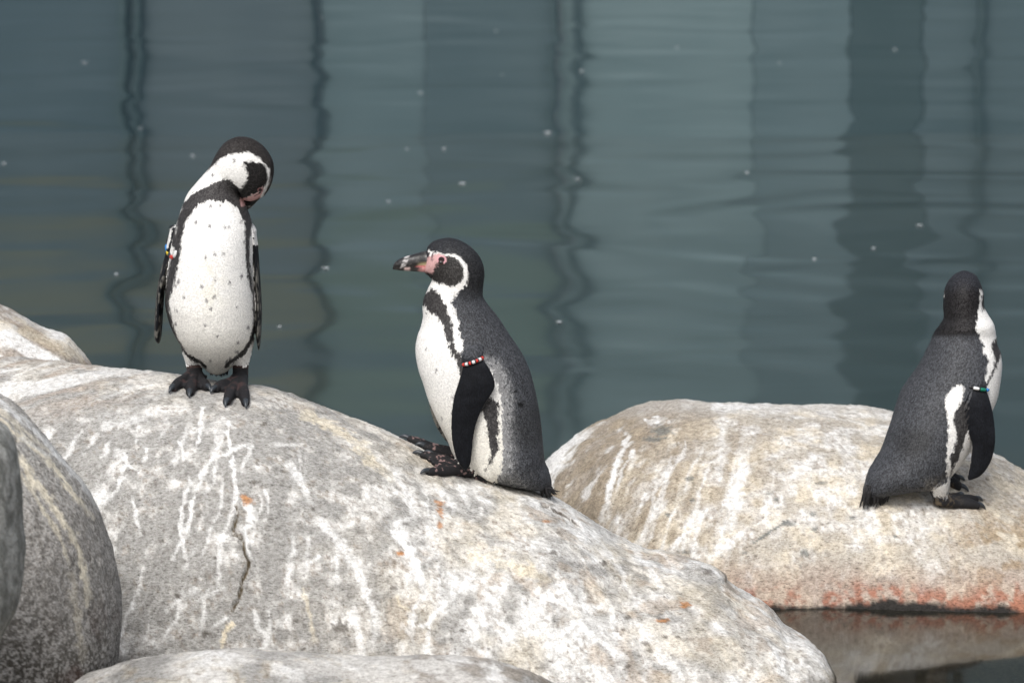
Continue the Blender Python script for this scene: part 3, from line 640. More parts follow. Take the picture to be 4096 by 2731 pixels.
def plumage(root, v, n, c, mask, flow, seed, count, size, lift=.12, speck=.5):
    """small overlapping contour feathers lying along the coat, coloured like the skin under them; far too many to count"""
    rng = np.random.default_rng(seed); idx = np.nonzero(mask)[0]; idx = rng.choice(idx, min(count, len(idx)), replace=False)
    p, nn, f = v[idx], n[idx], flow[idx]+rng.normal(0, .10, (len(idx), 3)); f = f-nn*np.einsum('ij,ij->i', f, nn)[:, None]; f /= np.linalg.norm(f, axis=1)[:, None]+1e-9
    s = np.cross(nn, f); L = (size[idx]*rng.uniform(.75, 1.25, len(idx)))[:, None]; w = L*.30; k = len(idx)
    lf = lift*rng.uniform(.5, 1.5, (k, 1))*np.where(c[idx].max(1) < .2, 1.0, .45)[:, None]
    b0 = p-nn*.0004; l = p+f*L*.5-s*w+nn*(L*lf*.55); r = p+f*L*.5+s*w+nn*(L*lf*.55); m = p+f*L*.55+nn*(L*lf*.75+.0004); t = p+f*L+nn*(L*lf)
    V = np.stack([b0, l, m, r, t], 1).reshape(-1, 3); o = np.arange(k)[:, None]*5
    F = np.stack([o+np.array([0, 1, 2]), o+np.array([0, 2, 3]), o+np.array([1, 4, 2]), o+np.array([2, 4, 3])], 1).reshape(-1, 3)
    me = bpy.data.meshes.new('plumage'); me.vertices.add(len(V)); me.vertices.foreach_set('co', V.astype(np.float32).ravel())
    me.loops.add(F.size); me.loops.foreach_set('vertex_index', F.astype(np.int32).ravel()); me.polygons.add(len(F)); me.polygons.foreach_set('loop_start', (np.arange(len(F))*3).astype(np.int32)); me.update(calc_edges=True)
    base = c[idx]; dark = (base.max(1) < .2)[:, None]; g = rng.uniform(1-speck, 1+speck*1.3, (k, 1)); white = rng.uniform(.98, 1.05, (k, 1))
    cc = np.where(dark, base*g, base*white); cols = np.stack([cc*.8, cc, cc, cc, np.where(dark, cc*1.7+.006, cc)], 1).reshape(-1, 3)
    set_col(me, np.clip(cols, .003, .88)); smooth(me); return add('plumage', me, QUILL, root, kind='stuff')
def arc_flow(v, Y0, px, py, cx, cy, sgn, y0, y1):
    """down the body; on the head from the bill over the crown to the nape"""
    q = P(cx, cy, Y0); r = v-q; a = np.stack([sgn*r[:, 2], 0*r[:, 0], -sgn*r[:, 0]], 1); a /= np.linalg.norm(a, axis=1)[:, None]+1e-9
    h = sstep(y0, y1, py)[:, None]; return a*h+np.array([0, 0, -1.])*(1-h)
# ---- penguin seated in profile, facing left
def penguin_profile():
    h = hit(1870, 1912, 'main'); Y0 = h[1]+.058
    body = [(2178, 1964, 2206, 1938, .012, 0), (2145, 1958, 2202, 1912, .034, 0), (2090, 1950, 2192, 1878, .056, 0), (2020, 1935, 2178, 1843, .08, 0), (1950, 1915, 2171, 1790, .098, 0), (1880, 1880, 2167, 1740, .104, 0), (1822, 1830, 2161, 1682, .105, 0),
            (1788, 1755, 2153, 1630, .106, 0), (1750, 1680, 2143, 1580, .106, 0), (1716, 1603, 2130, 1525, .106, 0), (1694, 1535, 2115, 1475, .106, 0), (1674, 1475, 2098, 1436, .104, 0), (1664, 1420, 2075, 1396, .1, 0), (1664, 1380, 2050, 1360, .095, 0),
            (1672, 1340, 2022, 1318, .087, 0), (1684, 1306, 1998, 1279, .078, 0), (1692, 1267, 1970, 1243, .07, 0), (1691, 1225, 1945, 1211, .063, 0), (1697, 1191, 1931, 1183, .058, 0), (1712, 1156, 1932, 1145, .056, 0), (1727, 1122, 1937, 1099, .056, 0),
            (1720, 1108, 1932, 1061, .056, 0), (1712, 1100, 1917, 1026, .055, 0), (1706, 1096, 1886, 992, .053, 0), (1702, 1092, 1844, 965, .05, 0), (1699, 1087, 1802, 953, .046, 0), (1697, 1080, 1762, 957, .034, 0), (1697, 1068, 1728, 970, .022, 0), (1697, 1055, 1710, 990, .012, 0)]
    near = [(1855, 1360, 1925, 1345, .012, -.062), (1850, 1400, 1928, 1388, .016, -.088), (1852, 1454, 1927, 1431, .013, -.107), (1847, 1478, 1952, 1464, .012, -.113), (1832, 1533, 1976, 1512, .011, -.119), (1815, 1587, 1977, 1556, .009, -.122), (1805, 1657, 1938, 1620, .008, -.122),
            (1804, 1715, 1910, 1682, .007, -.120), (1809, 1773, 1895, 1745, .0065, -.117), (1824, 1831, 1889, 1808, .006, -.113), (1843, 1866, 1882, 1856, .005, -.110), (1860, 1881, 1870, 1877, .003, -.108)]
    far = [(1840, 1380, 1910, 1375, .012, .07), (1790, 1450, 1880, 1440, .014, .105), (1735, 1525, 1870, 1500, .012, .118), (1716, 1600, 1850, 1565, .009, .121), (1722, 1642, 1835, 1615, .008, .121), (1735, 1686, 1828, 1668, .007, .119), (1757, 1728, 1825, 1712, .006, .117), (1782, 1762, 1815, 1752, .005, .115), (1798, 1777, 1808, 1772, .003, .114)]
    comps = [('body', loft(body, Y0, 220)), ('flip', loft(near, Y0, 110, 48, 1.7)), ('flip', loft(far, Y0, 90, 40, 1.7))]
    claws = []
    # near foot lies along the slope, toes to the left; far foot a little further up
    hn = hit(1905, 1917, 'main'); tn = [hit(1693, 1893, 'main')+np.array([0, -.006, 0]), np.array([P(1664, 1885, hn[1])[0], hn[1]+.016, 0]), np.array([P(1708, 1862, hn[1])[0], hn[1]+.040, 0])]
    g, cl = foot(hn+np.array([0, .014, 0]), tn, 'main', .017, .0085, .010); comps += [('foot', x) for x in g]; claws += cl
    yb = Y0+.070; hf = np.array([P(1850, 1840, yb)[0], yb, 0]); tf = [np.array([P(1680, 1823, yb-.02)[0], yb-.014, 0]), np.array([P(1612, 1795, yb)[0], yb+.006, 0]), np.array([P(1650, 1790, yb+.03)[0], yb+.028, 0])]
    g, cl = foot(hf, tf, 'main', .017, .0085, .012); comps += [('foot', x) for x in g]; claws += cl
    # tarsus resting on the rock under the near thigh
    a = P(1960, 1905, Y0-.05); b = hn+np.array([0, .014, .012]); comps.append(('foot', tube(np.linspace(a, b, 8), np.linspace(.020, .017, 8), 16)))
    th = [(1990, 1935, 1905, 1885, .02, -.05), (1995, 1915, 1900, 1865, .036, -.05), (2010, 1870, 1900, 1820, .048, -.048), (2020, 1800, 1915, 1770, .045, -.05), (1990, 1740, 1930, 1730, .02, -.05)]
    comps.append(('body', loft(th, Y0, 40, 40)))
    me, v, n, T = fuse('body', comps)
    px, py = flat_proj(v, Y0); jx, jy = jag(v, px, py); nz = fbm(v, 60, 3, 5); nf = fbm(v, 210, 2, 6)
    c = np.tile(BACK, (len(v), 1)); spk = np.ones(len(v))
    body_ = T == 'body'
    # pale grey grading of the back near the flank stripe
    outer = c3([(600, 575), (780, 600), (960, 560), (950, 620), (860, 690), (800, 790), (830, 860), (860, 960), (870, 1060), (910, 1180), (935, 1260), (925, 1330)])+c4([(745, 60), (960, 150), (1010, 190), (1050, 300), (1092, 430), (1110, 560), (1110, 850), (1112, 1000), (1095, 1150), (1050, 1250), (980, 1290), (600, 1290), (100, 900), (50, 0)])+c3([(200, 900), (400, 600)])
    d, _ = segdist(px, py, c4([(960, 150), (1010, 190), (1050, 300), (1095, 430), (1110, 560), (1110, 850), (1112, 1000), (1095, 1150)]))
    grade = sstep(75, 0, d+30*(nz-.5)); c = mixc(c, np.array([.30, .30, .30]), grade*sstep(.22, .68, nf+.22*grade)*.85)
    low = sstep(1850, 1930, py)*sstep(1980, 2060, px); c = mixc(c, np.array([.20, .20, .20]), low*sstep(.4, .62, nf)*.5*sstep(2160, 2080, px))
    c = mixc(c, BK, sstep(2150, 2200, px)*sstep(1900, 1960, py)*.6)
    c = mixc(c, np.array([.018, .018, .018]), sstep(1.1, .4, np.hypot((px-2112)/95, (py-1690)/120)+.5*(nz-.5))*.5)
    for x, y, r in ((2078, 1608, 11), (2085, 1612, 9), (2059, 1557, 8), (2107, 1562, 6), (1748+360, 1800, 6)): c = mixc(c, BK*.6, sstep(r, r*.5, np.hypot(px-x, py-y)+5*(nf-.5)))
    c, spk, w = pp(c, spk, jx, jy, outer, body_, WH, 0)
    c = mixc(c, c*np.array([.96, .94, .88]), w*sstep(1480, 1800, py))
    band = c3([(490, 700), (545, 680), (640, 690), (690, 760), (760, 880), (800, 980), (815, 1080), (825, 1200), (850, 1290), (890, 1330), (930, 1420), (920, 1568)])+c4([(880, 330), (1000, 450), (1060, 480), (1072, 600), (1068, 760), (1075, 880), (1050, 1000), (950, 1150), (940, 1140), (985, 1060), (1000, 950), (980, 830), (960, 720), (925, 580), (800, 420)])+c3([(905, 1568), (890, 1500), (860, 1420), (800, 1320), (770, 1220), (740, 1120), (700, 1020), (640, 940), (570, 890), (530, 850), (490, 800)])
    c, spk, w = pp(c, spk, jx, jy, band, body_, BAND, .75)
    sprinkle = c3([(480, 640), (640, 640), (700, 760), (520, 700)]); w = inpoly(px, py, sprinkle) & body_ & (nf > .6) & (c[:, 0] > .5); c[w] = .1
    for x, y, r in ((1745, 1473, 7), (1704, 1391, 4), (1766, 1668, 6), (1812, 1583, 6), (1808, 1645, 5), (1706, 1246, 5)): c = mixc(c, np.array([.16, .15, .15]), sstep(1.2, .3, np.hypot((px-x)/r, (py-y)/r/1.3)+1.2*(nf-.5))*body_*.85)
    # head
    hd = body_ & (py < 1190)
    nape = hd & (px > 1800) & (c[:, 0] < .2); c[nape] = mixc(c[nape], BK, .75*sstep(1215, 1120, py[nape])); spk[hd & (c[:, 0] < .2)] = .55
    c = mixc(c, np.array([.026, .027, .03]), hd*(c[:, 0] < .2)*sstep(1060, 985, py+20*(nz-.5)))
    jx, jy = jag(v, px, py, 7)
    brow = c3([(560, 270), (620, 285), (700, 300), (760, 297), (850, 312), (925, 375), (975, 460), (972, 540), (955, 620), (870, 680), (700, 700), (590, 640), (600, 575), (650, 590), (860, 620), (905, 560), (925, 480), (900, 410), (840, 350), (760, 322), (640, 312)])
    c, spk, w = pp(c, spk, jx, jy, brow, hd, WH, 0)
    face = c3([(640, 405), (730, 325), (830, 340), (900, 400), (925, 480), (912, 555), (860, 622), (780, 635), (650, 603), (600, 575), (500, 500), (600, 460)])
    c, spk, w = pp(c, spk, jx, jy, face, hd, np.array([.030, .028, .027]), .35)
    pink = c3([(560, 345), (575, 300), (640, 303), (710, 312), (742, 335), (748, 385), (700, 405), (645, 398), (632, 430), (605, 500), (440, 500), (480, 420)])
    c, spk, w = pp(c, spk, jx, jy, pink, hd, mixc(np.tile(np.array([.56, .34, .33]), (len(v), 1)), np.array([.10, .07, .07]), sstep(.60, .70, fbm(v, 150, 3, 77))*.8), 0)
    d, _ = segdist(px, py, c3([(545, 290), (600, 300), (590, 360)])); c = mixc(c, np.array([.05, .04, .045]), hd*sstep(6, 2, d+14*(nf-.5))*.8)
    d, _ = segdist(px, py, c3([(560, 275), (590, 290), (575, 320)])); c = mixc(c, WH*.9, hd*sstep(6, 3, d+6*(nf-.5)))
    ey = c3([(695, 362)])[0]; de = np.hypot(px-ey[0], (py-ey[1])*1.1); c = mixc(c, np.array([.62, .33, .36]), hd*sstep(21, 17, de)*sstep(8, 11, de)); c = mixc(c, np.array([.03, .02, .02]), hd*sstep(14, 12, de))
    # flippers, feet
    fl = T == 'flip'; c[fl] = mixc(np.tile(BACK, (fl.sum(), 1)), FLIP*(.8+.9*nz[fl])[:, None], sstep(1385, 1480, py[fl])); spk[fl] = .45; rim = fl*sstep(.62, .25, np.abs(n[:, 1]))*sstep(1450, 1500, py); c = mixc(c, np.array([.22, .21, .20]), rim*.8)
    inner = fl & (v[:, 1] > Y0) & (n[:, 1] < .2); c[inner] = np.array([.16, .15, .13]); w = inner & (nf > .56); c[w] = .02
    ft = T == 'foot'; c[ft] = FOOT; spk[ft] = .12; w = sstep(.62, .70, fbm(v, 120, 3, 14)); c[ft] = mixc(c[ft], np.array([.30, .20, .19]), (w*.7)[ft])
    root = penguin_root((v[:, 0].mean(), Y0, rock_z(v[:, 0].mean(), Y0, 'main')), 'seated penguin in profile with red and white band on its flipper')
    bare = inpoly(px, py, pink) | (np.hypot(px-ey[0], py-ey[1]) < 22)
    plumage(root, v, n, c, (body_ | (fl & (py < 1425))) & ~bare, arc_flow(v, Y0, px, py, 1735, 1110, 1, 1200, 1110), 21, 52000, np.interp(py, [950, 1150, 1400], [.0042, .005, .0075]))
    finish(root, me, c, spk); bv = bvhtree.BVHTree.FromPolygons([x.co for x in me.vertices], [p.vertices[:] for p in me.polygons])
    make_bill(root, P(1697, 1045, Y0), (-1, 0, 0), (0, 0, 1), 1.0, Y0)
    for s in (-1, 1):
        e0 = P(ey[0], ey[1], Y0); r = bv.ray_cast(Vector((e0[0], Y0+s*.3, e0[2])), Vector((0, -s, 0)))[0]; make_eye(root, np.array(r)+np.array([0, -s*.0042, 0]), (-.15, s, .08))
    make_band(root, P(1850, 1457, Y0-.108), P(1930, 1430, Y0-.108), .019, [('black', .55), ('red', .8), ('white', .8), ('red', .65), ('white', .8), ('red', .65), ('white', .8), ('red', .9)], -1, label='red and white striped band')
    rng = np.random.default_rng(3); pr = []
    for k, (tx, ty) in enumerate([(2231, 1966), (2226, 1977), (2219, 1981), (2213, 1987), (2207, 1990), (2201, 1995), (2194, 1991), (2188, 1993), (2178, 1992), (2168, 1986), (2222, 1971), (2209, 1984)]):
        for m in range(3):
            yo = Y0+rng.uniform(-.03, .03); bx, by = 2165+rng.uniform(-15, 25), 1925+rng.uniform(-15, 20); pr.append((P(bx, by, yo), P(tx+rng.normal(0, 3), ty+rng.normal(0, 3), yo+rng.uniform(-.005, .005))))
    make_tail(root, pr, 4); make_claws(root, claws); settle(root)

# ---- penguin facing the viewer, preening
def penguin_front():
    aL, aR = hit(778, 1530, 'main'), hit(960, 1545, 'main'); Y0 = (aL[1]+aR[1])/2+.012
    body = [(852, 1492, 893, 1490, .02, .03), (828, 1479, 916, 1476, .042, .026), (803, 1452, 940, 1450, .064, .02), (768, 1412, 972, 1410, .088, .012), (715, 1360, 1010, 1355, .108, .002), (686, 1304, 1021, 1300, .12, -.004), (670, 1250, 1021, 1250, .124, -.008), (663, 1205, 1019, 1205, .125, -.01), (667, 1130, 1016, 1130, .123, -.01), (675, 1060, 1013, 1060, .12, -.008),
            (683, 1000, 1013, 1000, .116, -.006), (692, 950, 1012, 945, .11, -.004), (705, 900, 1006, 893, .1, 0), (718, 860, 994, 854, .09, .004), (734, 814, 980, 818, .078, .008), (753, 772, 970, 786, .068, .01), (785, 733, 966, 765, .06, .01), (815, 698, 972, 755, .056, .008), (841, 665, 978, 760, .054, .005),
            (864, 619, 977, 768, .055, 0), (894, 577, 972, 779, .056, -.002), (930, 555, 968, 786, .056, -.003), (963, 548, 966, 790, .056, -.003), (1009, 557, 967, 793, .055, -.002), (1055, 588, 969, 796, .053, 0), (1086, 634, 973, 799, .05, 0), (1095, 675, 979, 801, .046, 0), (1090, 717, 986, 803, .039, 0), (1076, 755, 995, 804, .03, 0), (1060, 779, 1003, 805, .02, 0)]
    fl = [(684, 905, 720, 905, .03, .012), (674, 950, 706, 955, .034, .01), (665, 995, 698, 1000, .03, .006), (660, 1022, 690, 1027, .028, .004), (643, 1080, 680, 1085, .04, .004), (629, 1156, 661, 1152, .045, .004), (622, 1232, 654, 1225, .042, .004), (617, 1312, 650, 1292, .035, 0), (619, 1354, 645, 1348, .022, -.004), (631, 1374, 638, 1372, .006, -.005)]
    fr = [(1000, 890, 1022, 920, .03, .012), (1006, 945, 1026, 950, .034, .01), (1008, 985, 1031, 985, .03, .008), (1012, 1025, 1035, 1022, .03, .006), (1019, 1105, 1040, 1105, .042, .004), (1025, 1195, 1046, 1200, .046, .004), (1025, 1250, 1047, 1260, .044, .002), (1024, 1345, 1044, 1348, .034, 0), (1033, 1400, 1037, 1402, .006, -.004)]
    comps = [('body', loft(body, Y0, 230)), ('flip', loft(fl, Y0, 90, 40, 1.8)), ('flip', loft(fr, Y0, 90, 40, 1.8))]
    claws = []
    for side, a, x0, tips in ((-1, aL, 777, [(683, 1574), (758, 1590), (837, 1566)]), (1, aR, 959, [(850, 1574), (902, 1630), (984, 1636)])):
        g, cl = foot(a+np.array([0, .016, 0]), [hit(x, y, 'main') for x, y in tips], 'main', .0165, .0098, .006, .10); comps += [('foot', q) for q in g]; claws += cl
        top = P(x0+side*4, 1405, Y0+.01); bot = a+np.array([0, .014, .010]); pth = np.linspace(top, bot, 14); comps.append(('leg', tube(pth, np.interp(np.linspace(0, 1, 14), [0, .35, .6, 1], [.026, .0205, .0185, .019]), 22)))
        th = [(x0-33, 1450, x0+33, 1450, .026, .012), (x0-38+side*2, 1430, x0+36+side*2, 1430, .036, .012), (x0-44+side*6, 1390, x0+44+side*6, 1390, .05, .01), (x0-50+side*6, 1350, x0+50+side*6, 1350, .056, .008), (x0-34, 1300, x0+34, 1300, .05, .006)]
        comps.append(('body', loft(th, Y0, 30, 36)))
        hb = a+np.array([-side*.022, .01, .018]); comps.append(('leg', tube(np.linspace(a+np.array([0, .012, .02]), hb+np.array([-side*.006, -.004, -.008]), 6), np.linspace(.009, .006, 6), 10)))
    me, v, n, T = fuse('body', comps)
    px, py = flat_proj(v, Y0); jx, jy = jag(v, px, py, 11); nz = fbm(v, 60, 3, 5); nf = fbm(v, 210, 2, 6)
    c = np.tile(BACK, (len(v), 1)); spk = np.ones(len(v)); body_ = T == 'body'
    neck = py < 830
    front = body_ & ((n[:, 1]+.12*(nz-.5) < .30) | (py < 790))
    c[front] = WH; spk[front] = 0
    bandp = c1([(480, 810), (560, 740), (640, 680), (800, 605), (940, 562), (1000, 600), (1085, 672), (1130, 720), (1150, 850), (1185, 960), (1200, 1030), (1190, 1100), (1168, 1200), (1170, 1400), (1190, 1568)])+c2([(1040, 400), (1060, 600), (1050, 760), (1000, 860), (955, 930), (880, 985), (820, 1030), (600, 1030), (470, 965), (400, 890), (330, 790), (285, 660), (250, 540), (235, 420), (300, 60)])+c1([(395, 1300), (405, 1100), (420, 960), (465, 880)])
    c, spk, w = pp(c, spk, jx, jy, bandp, front, BAND, .8)
    belly = c1([(640, 815), (740, 780), (850, 795), (960, 790), (1040, 850), (1075, 930), (1110, 1010), (1120, 1100), (1122, 1200), (1130, 1400), (1150, 1568)])+c2([(975, 180), (1000, 290), (1030, 400), (1040, 600), (1030, 700), (1005, 800), (950, 890), (885, 950), (835, 985), (880, 1080), (720, 1150), (540, 1080), (590, 1000), (500, 965), (440, 925), (380, 845), (345, 760), (312, 650), (288, 530), (282, 450), (312, 350), (347, 230), (372, 100), (395, 0)])+c1([(440, 1400), (460, 1250), (480, 1100), (510, 1000), (570, 900)])
    c, spk, w = pp(c, spk, jx, jy, belly, front, WH*.98, 0)
    yw = sstep(1000, 1500, py)*w; c = mixc(c, np.array([.74, .71, .63]), yw*.55)
    tan = w*np.exp(-((px-840)/55)**2)*sstep(1000, 1060, py)*sstep(1300, 1150, py); c = mixc(c, np.array([.62, .57, .38]), tan*.25*sstep(.35, .6, nz))
    spots = c1([(615, 1010), (755, 1050), (915, 1060), (950, 1052), (1075, 1000), (1110, 1205), (715, 1365), (810, 1330), (900, 1325), (765, 838), (860, 828), (615, 850), (1015, 375), (793, 522)])+c2([(370, 265), (345, 300), (575, 310), (697, 255), (825, 275), (930, 215), (420, 410), (620, 435), (683, 400), (655, 515), (350, 525), (893, 498), (287, 500), (605, 660), (340, 645), (988, 678), (717, 757), (905, 815), (900, 900), (650, 985), (810, 985), (840, 960)])
    for k, (x, y) in enumerate(spots):
        r = 6.0+2.2*((k*7) % 5)/4; c = mixc(c, np.array([.15, .145, .145]), sstep(1.35, .1, np.hypot((px-x)/r, (py-y)/r/1.25)+1.5*(nf-.5))*front*.9)
    for ln in (c2([(250, 480), (262, 560), (292, 655), (335, 775), (385, 858), (440, 925), (500, 965), (560, 995), (600, 1035)]), c2([(1050, 640), (1040, 720), (1012, 805), (960, 895), (890, 952), (835, 990), (800, 1035)])):
        d, fr = segdist(px, py, ln); m = sstep(8, 4, d+9*(nf-.5))*(T != 'foot')*(n[:, 1] < .6)*(py > 1200); c = mixc(c, BAND*.7, m); spk = spk*(1-m)+.4*m
    # shoulder: white line and dark tuft at the top of each flipper
    w = inpoly(px, py, c1([(365, 1080), (395, 1080), (408, 1190), (400, 1260), (360, 1240), (372, 1170)])) & (T != 'foot') & (py > 900); c[w] = BAND
    # head and nape
    hd = body_ & (py < 830); jx, jy = jag(v, px, py, 7)
    cap = c1([(540, 640), (640, 560), (700, 500), (770, 440), (860, 360), (960, 312), (1080, 293), (1160, 290), (1250, 328), (1310, 395), (1340, 418), (1380, 470), (1388, 560), (1345, 680), (1310, 755), (1400, 800), (1500, 500), (1300, 60), (900, 60), (600, 400)])
    c, spk, w = pp(c, spk, jx, jy, cap, hd, np.array([.026, .023, .022]), .7)
    face = c1([(1105, 392), (1200, 380), (1290, 410), (1340, 430), (1360, 520), (1360, 580), (1330, 650), (1250, 705), (1180, 735), (1060, 770), (1085, 690), (1150, 590), (1155, 500), (1130, 450)])
    c, spk, w = pp(c, spk, jx, jy, face, hd, np.array([.013, .012, .012]), .2)
    pink = c1([(1060, 770), (1180, 735), (1260, 702), (1320, 648), (1318, 700), (1275, 780), (1230, 830), (1080, 860)])
    c, spk, w = pp(c, spk, jx, jy, pink, hd, mixc(np.tile(np.array([.56, .34, .33]), (len(v), 1)), np.array([.10, .07, .07]), sstep(.60, .70, fbm(v, 150, 3, 77))*.8), 0)
    chest = hd & inpoly(jx, jy, bandp) & ~inpoly(px, py, face) & ~inpoly(px, py, pink) & ~inpoly(jx, jy, belly) & (n[:, 1] < .5); c[chest] = BAND*1.3; spk[chest] = .9
    nb = body_ & (n[:, 1] > .45) & (py > 560) & (px < 985) & (c[:, 0] > .2); c[nb] = BACK*.7; spk[nb] = .8
    d = np.hypot(px-1041, (py-760)*1.3); c = mixc(c, np.array([.30, .16, .16]), hd*sstep(13, 9, d)*(d > 7)); c = mixc(c, np.array([.03, .02, .02]), hd*sstep(9, 7, d))
    # flippers: mottled pale underside, dark edges
    f_ = T == 'flip'; mot = sstep(.44, .62, fbm(v*np.array([1, 1, .5]), 150, 3, 15)); c[f_] = FLIP*1.2; spk[f_] = .15
    und = f_ & (n[:, 1] < -.05); c[und] = mixc(c[und], np.array([.22, .21, .185]), mot[und]*.6*sstep(1030, 1090, py[und]))
    w = f_ & (py < 990) & (((px < 900) & (n[:, 0]+.5*(nf-.5) < -.72)) | ((px > 900) & (n[:, 0]+.5*(nf-.5) > .55) & (py < 975))); c[w] = WH*.95
    ft = (T == 'foot') | (T == 'leg'); c[ft] = FOOT; spk[ft] = .2
    c[ft] = mixc(c[ft], np.array([.20, .11, .10]), (sstep(.60, .72, fbm(v, 60, 3, 14))*.18)[ft]); tl = (T == 'leg') & (py < 1472); c[tl] = np.array([.055, .035, .032])
    tp = ((T == 'leg') | body_) & (py < 1450+8*(nf-.5)) & (py > 1395) & ~inpoly(jx, jy, bandp); c[tp & (n[:, 1] < .5)] = WH*.97; spk[tp] = 0
    crease = np.exp(-((py-1512-.08*(px-860))/4)**2)*(T == 'leg'); c = mixc(c, np.array([.006, .006, .006]), crease*.8)
    root = penguin_root(((aL+aR)/2), 'spotted white breasted penguin standing with head bent to preen its shoulder')
    bare = inpoly(px, py, pink) | (np.hypot(px-1041, py-760) < 14)
    plumage(root, v, n, c, (body_ | (f_ & (py < 985))) & ~bare, arc_flow(v, Y0, px, py, 960, 790, -1, 800, 740), 22, 52000, np.interp(py, [550, 800, 1000], [.0042, .005, .0075]))
    finish(root, me, c, spk)
    make_bill(root, P(1012, 790, Y0)+np.array([0, .020, .006]), (-.30, .60, -.75), (1, 0, -.3), .82, Y0)
    bv = bvhtree.BVHTree.FromPolygons([x.co for x in me.vertices], [p.vertices[:] for p in me.polygons])
    for s in (-1, 1):
        e0 = P(1041, 760, Y0); r = bv.ray_cast(Vector((e0[0], Y0+s*.3, e0[2])), Vector((0, -s, 0)))[0]
        if r is not None: make_eye(root, np.array(r)+np.array([0, -s*.0036, 0]), (.2, s, -.1), .0044)
    make_band(root, P(668, 978, Y0+.012), P(706, 1001, Y0-.068), .016, [('blue', .8), ('yellow', .6), ('black', .6), ('red', .9), ('white', .7)], -1, .0052, drop=.020, label='blue, yellow, black, red and white beaded band')
    rng = np.random.default_rng(8); pr = []
    for k in range(16): x = 848+k*4; pr.append((P(x+rng.normal(0, 2), 1475, Y0+.03), P(x+rng.normal(0, 3), 1503+rng.uniform(-6, 5), Y0+.03+rng.uniform(0, .03))))
    make_tail(root, pr, 5); make_claws(root, claws); settle(root)

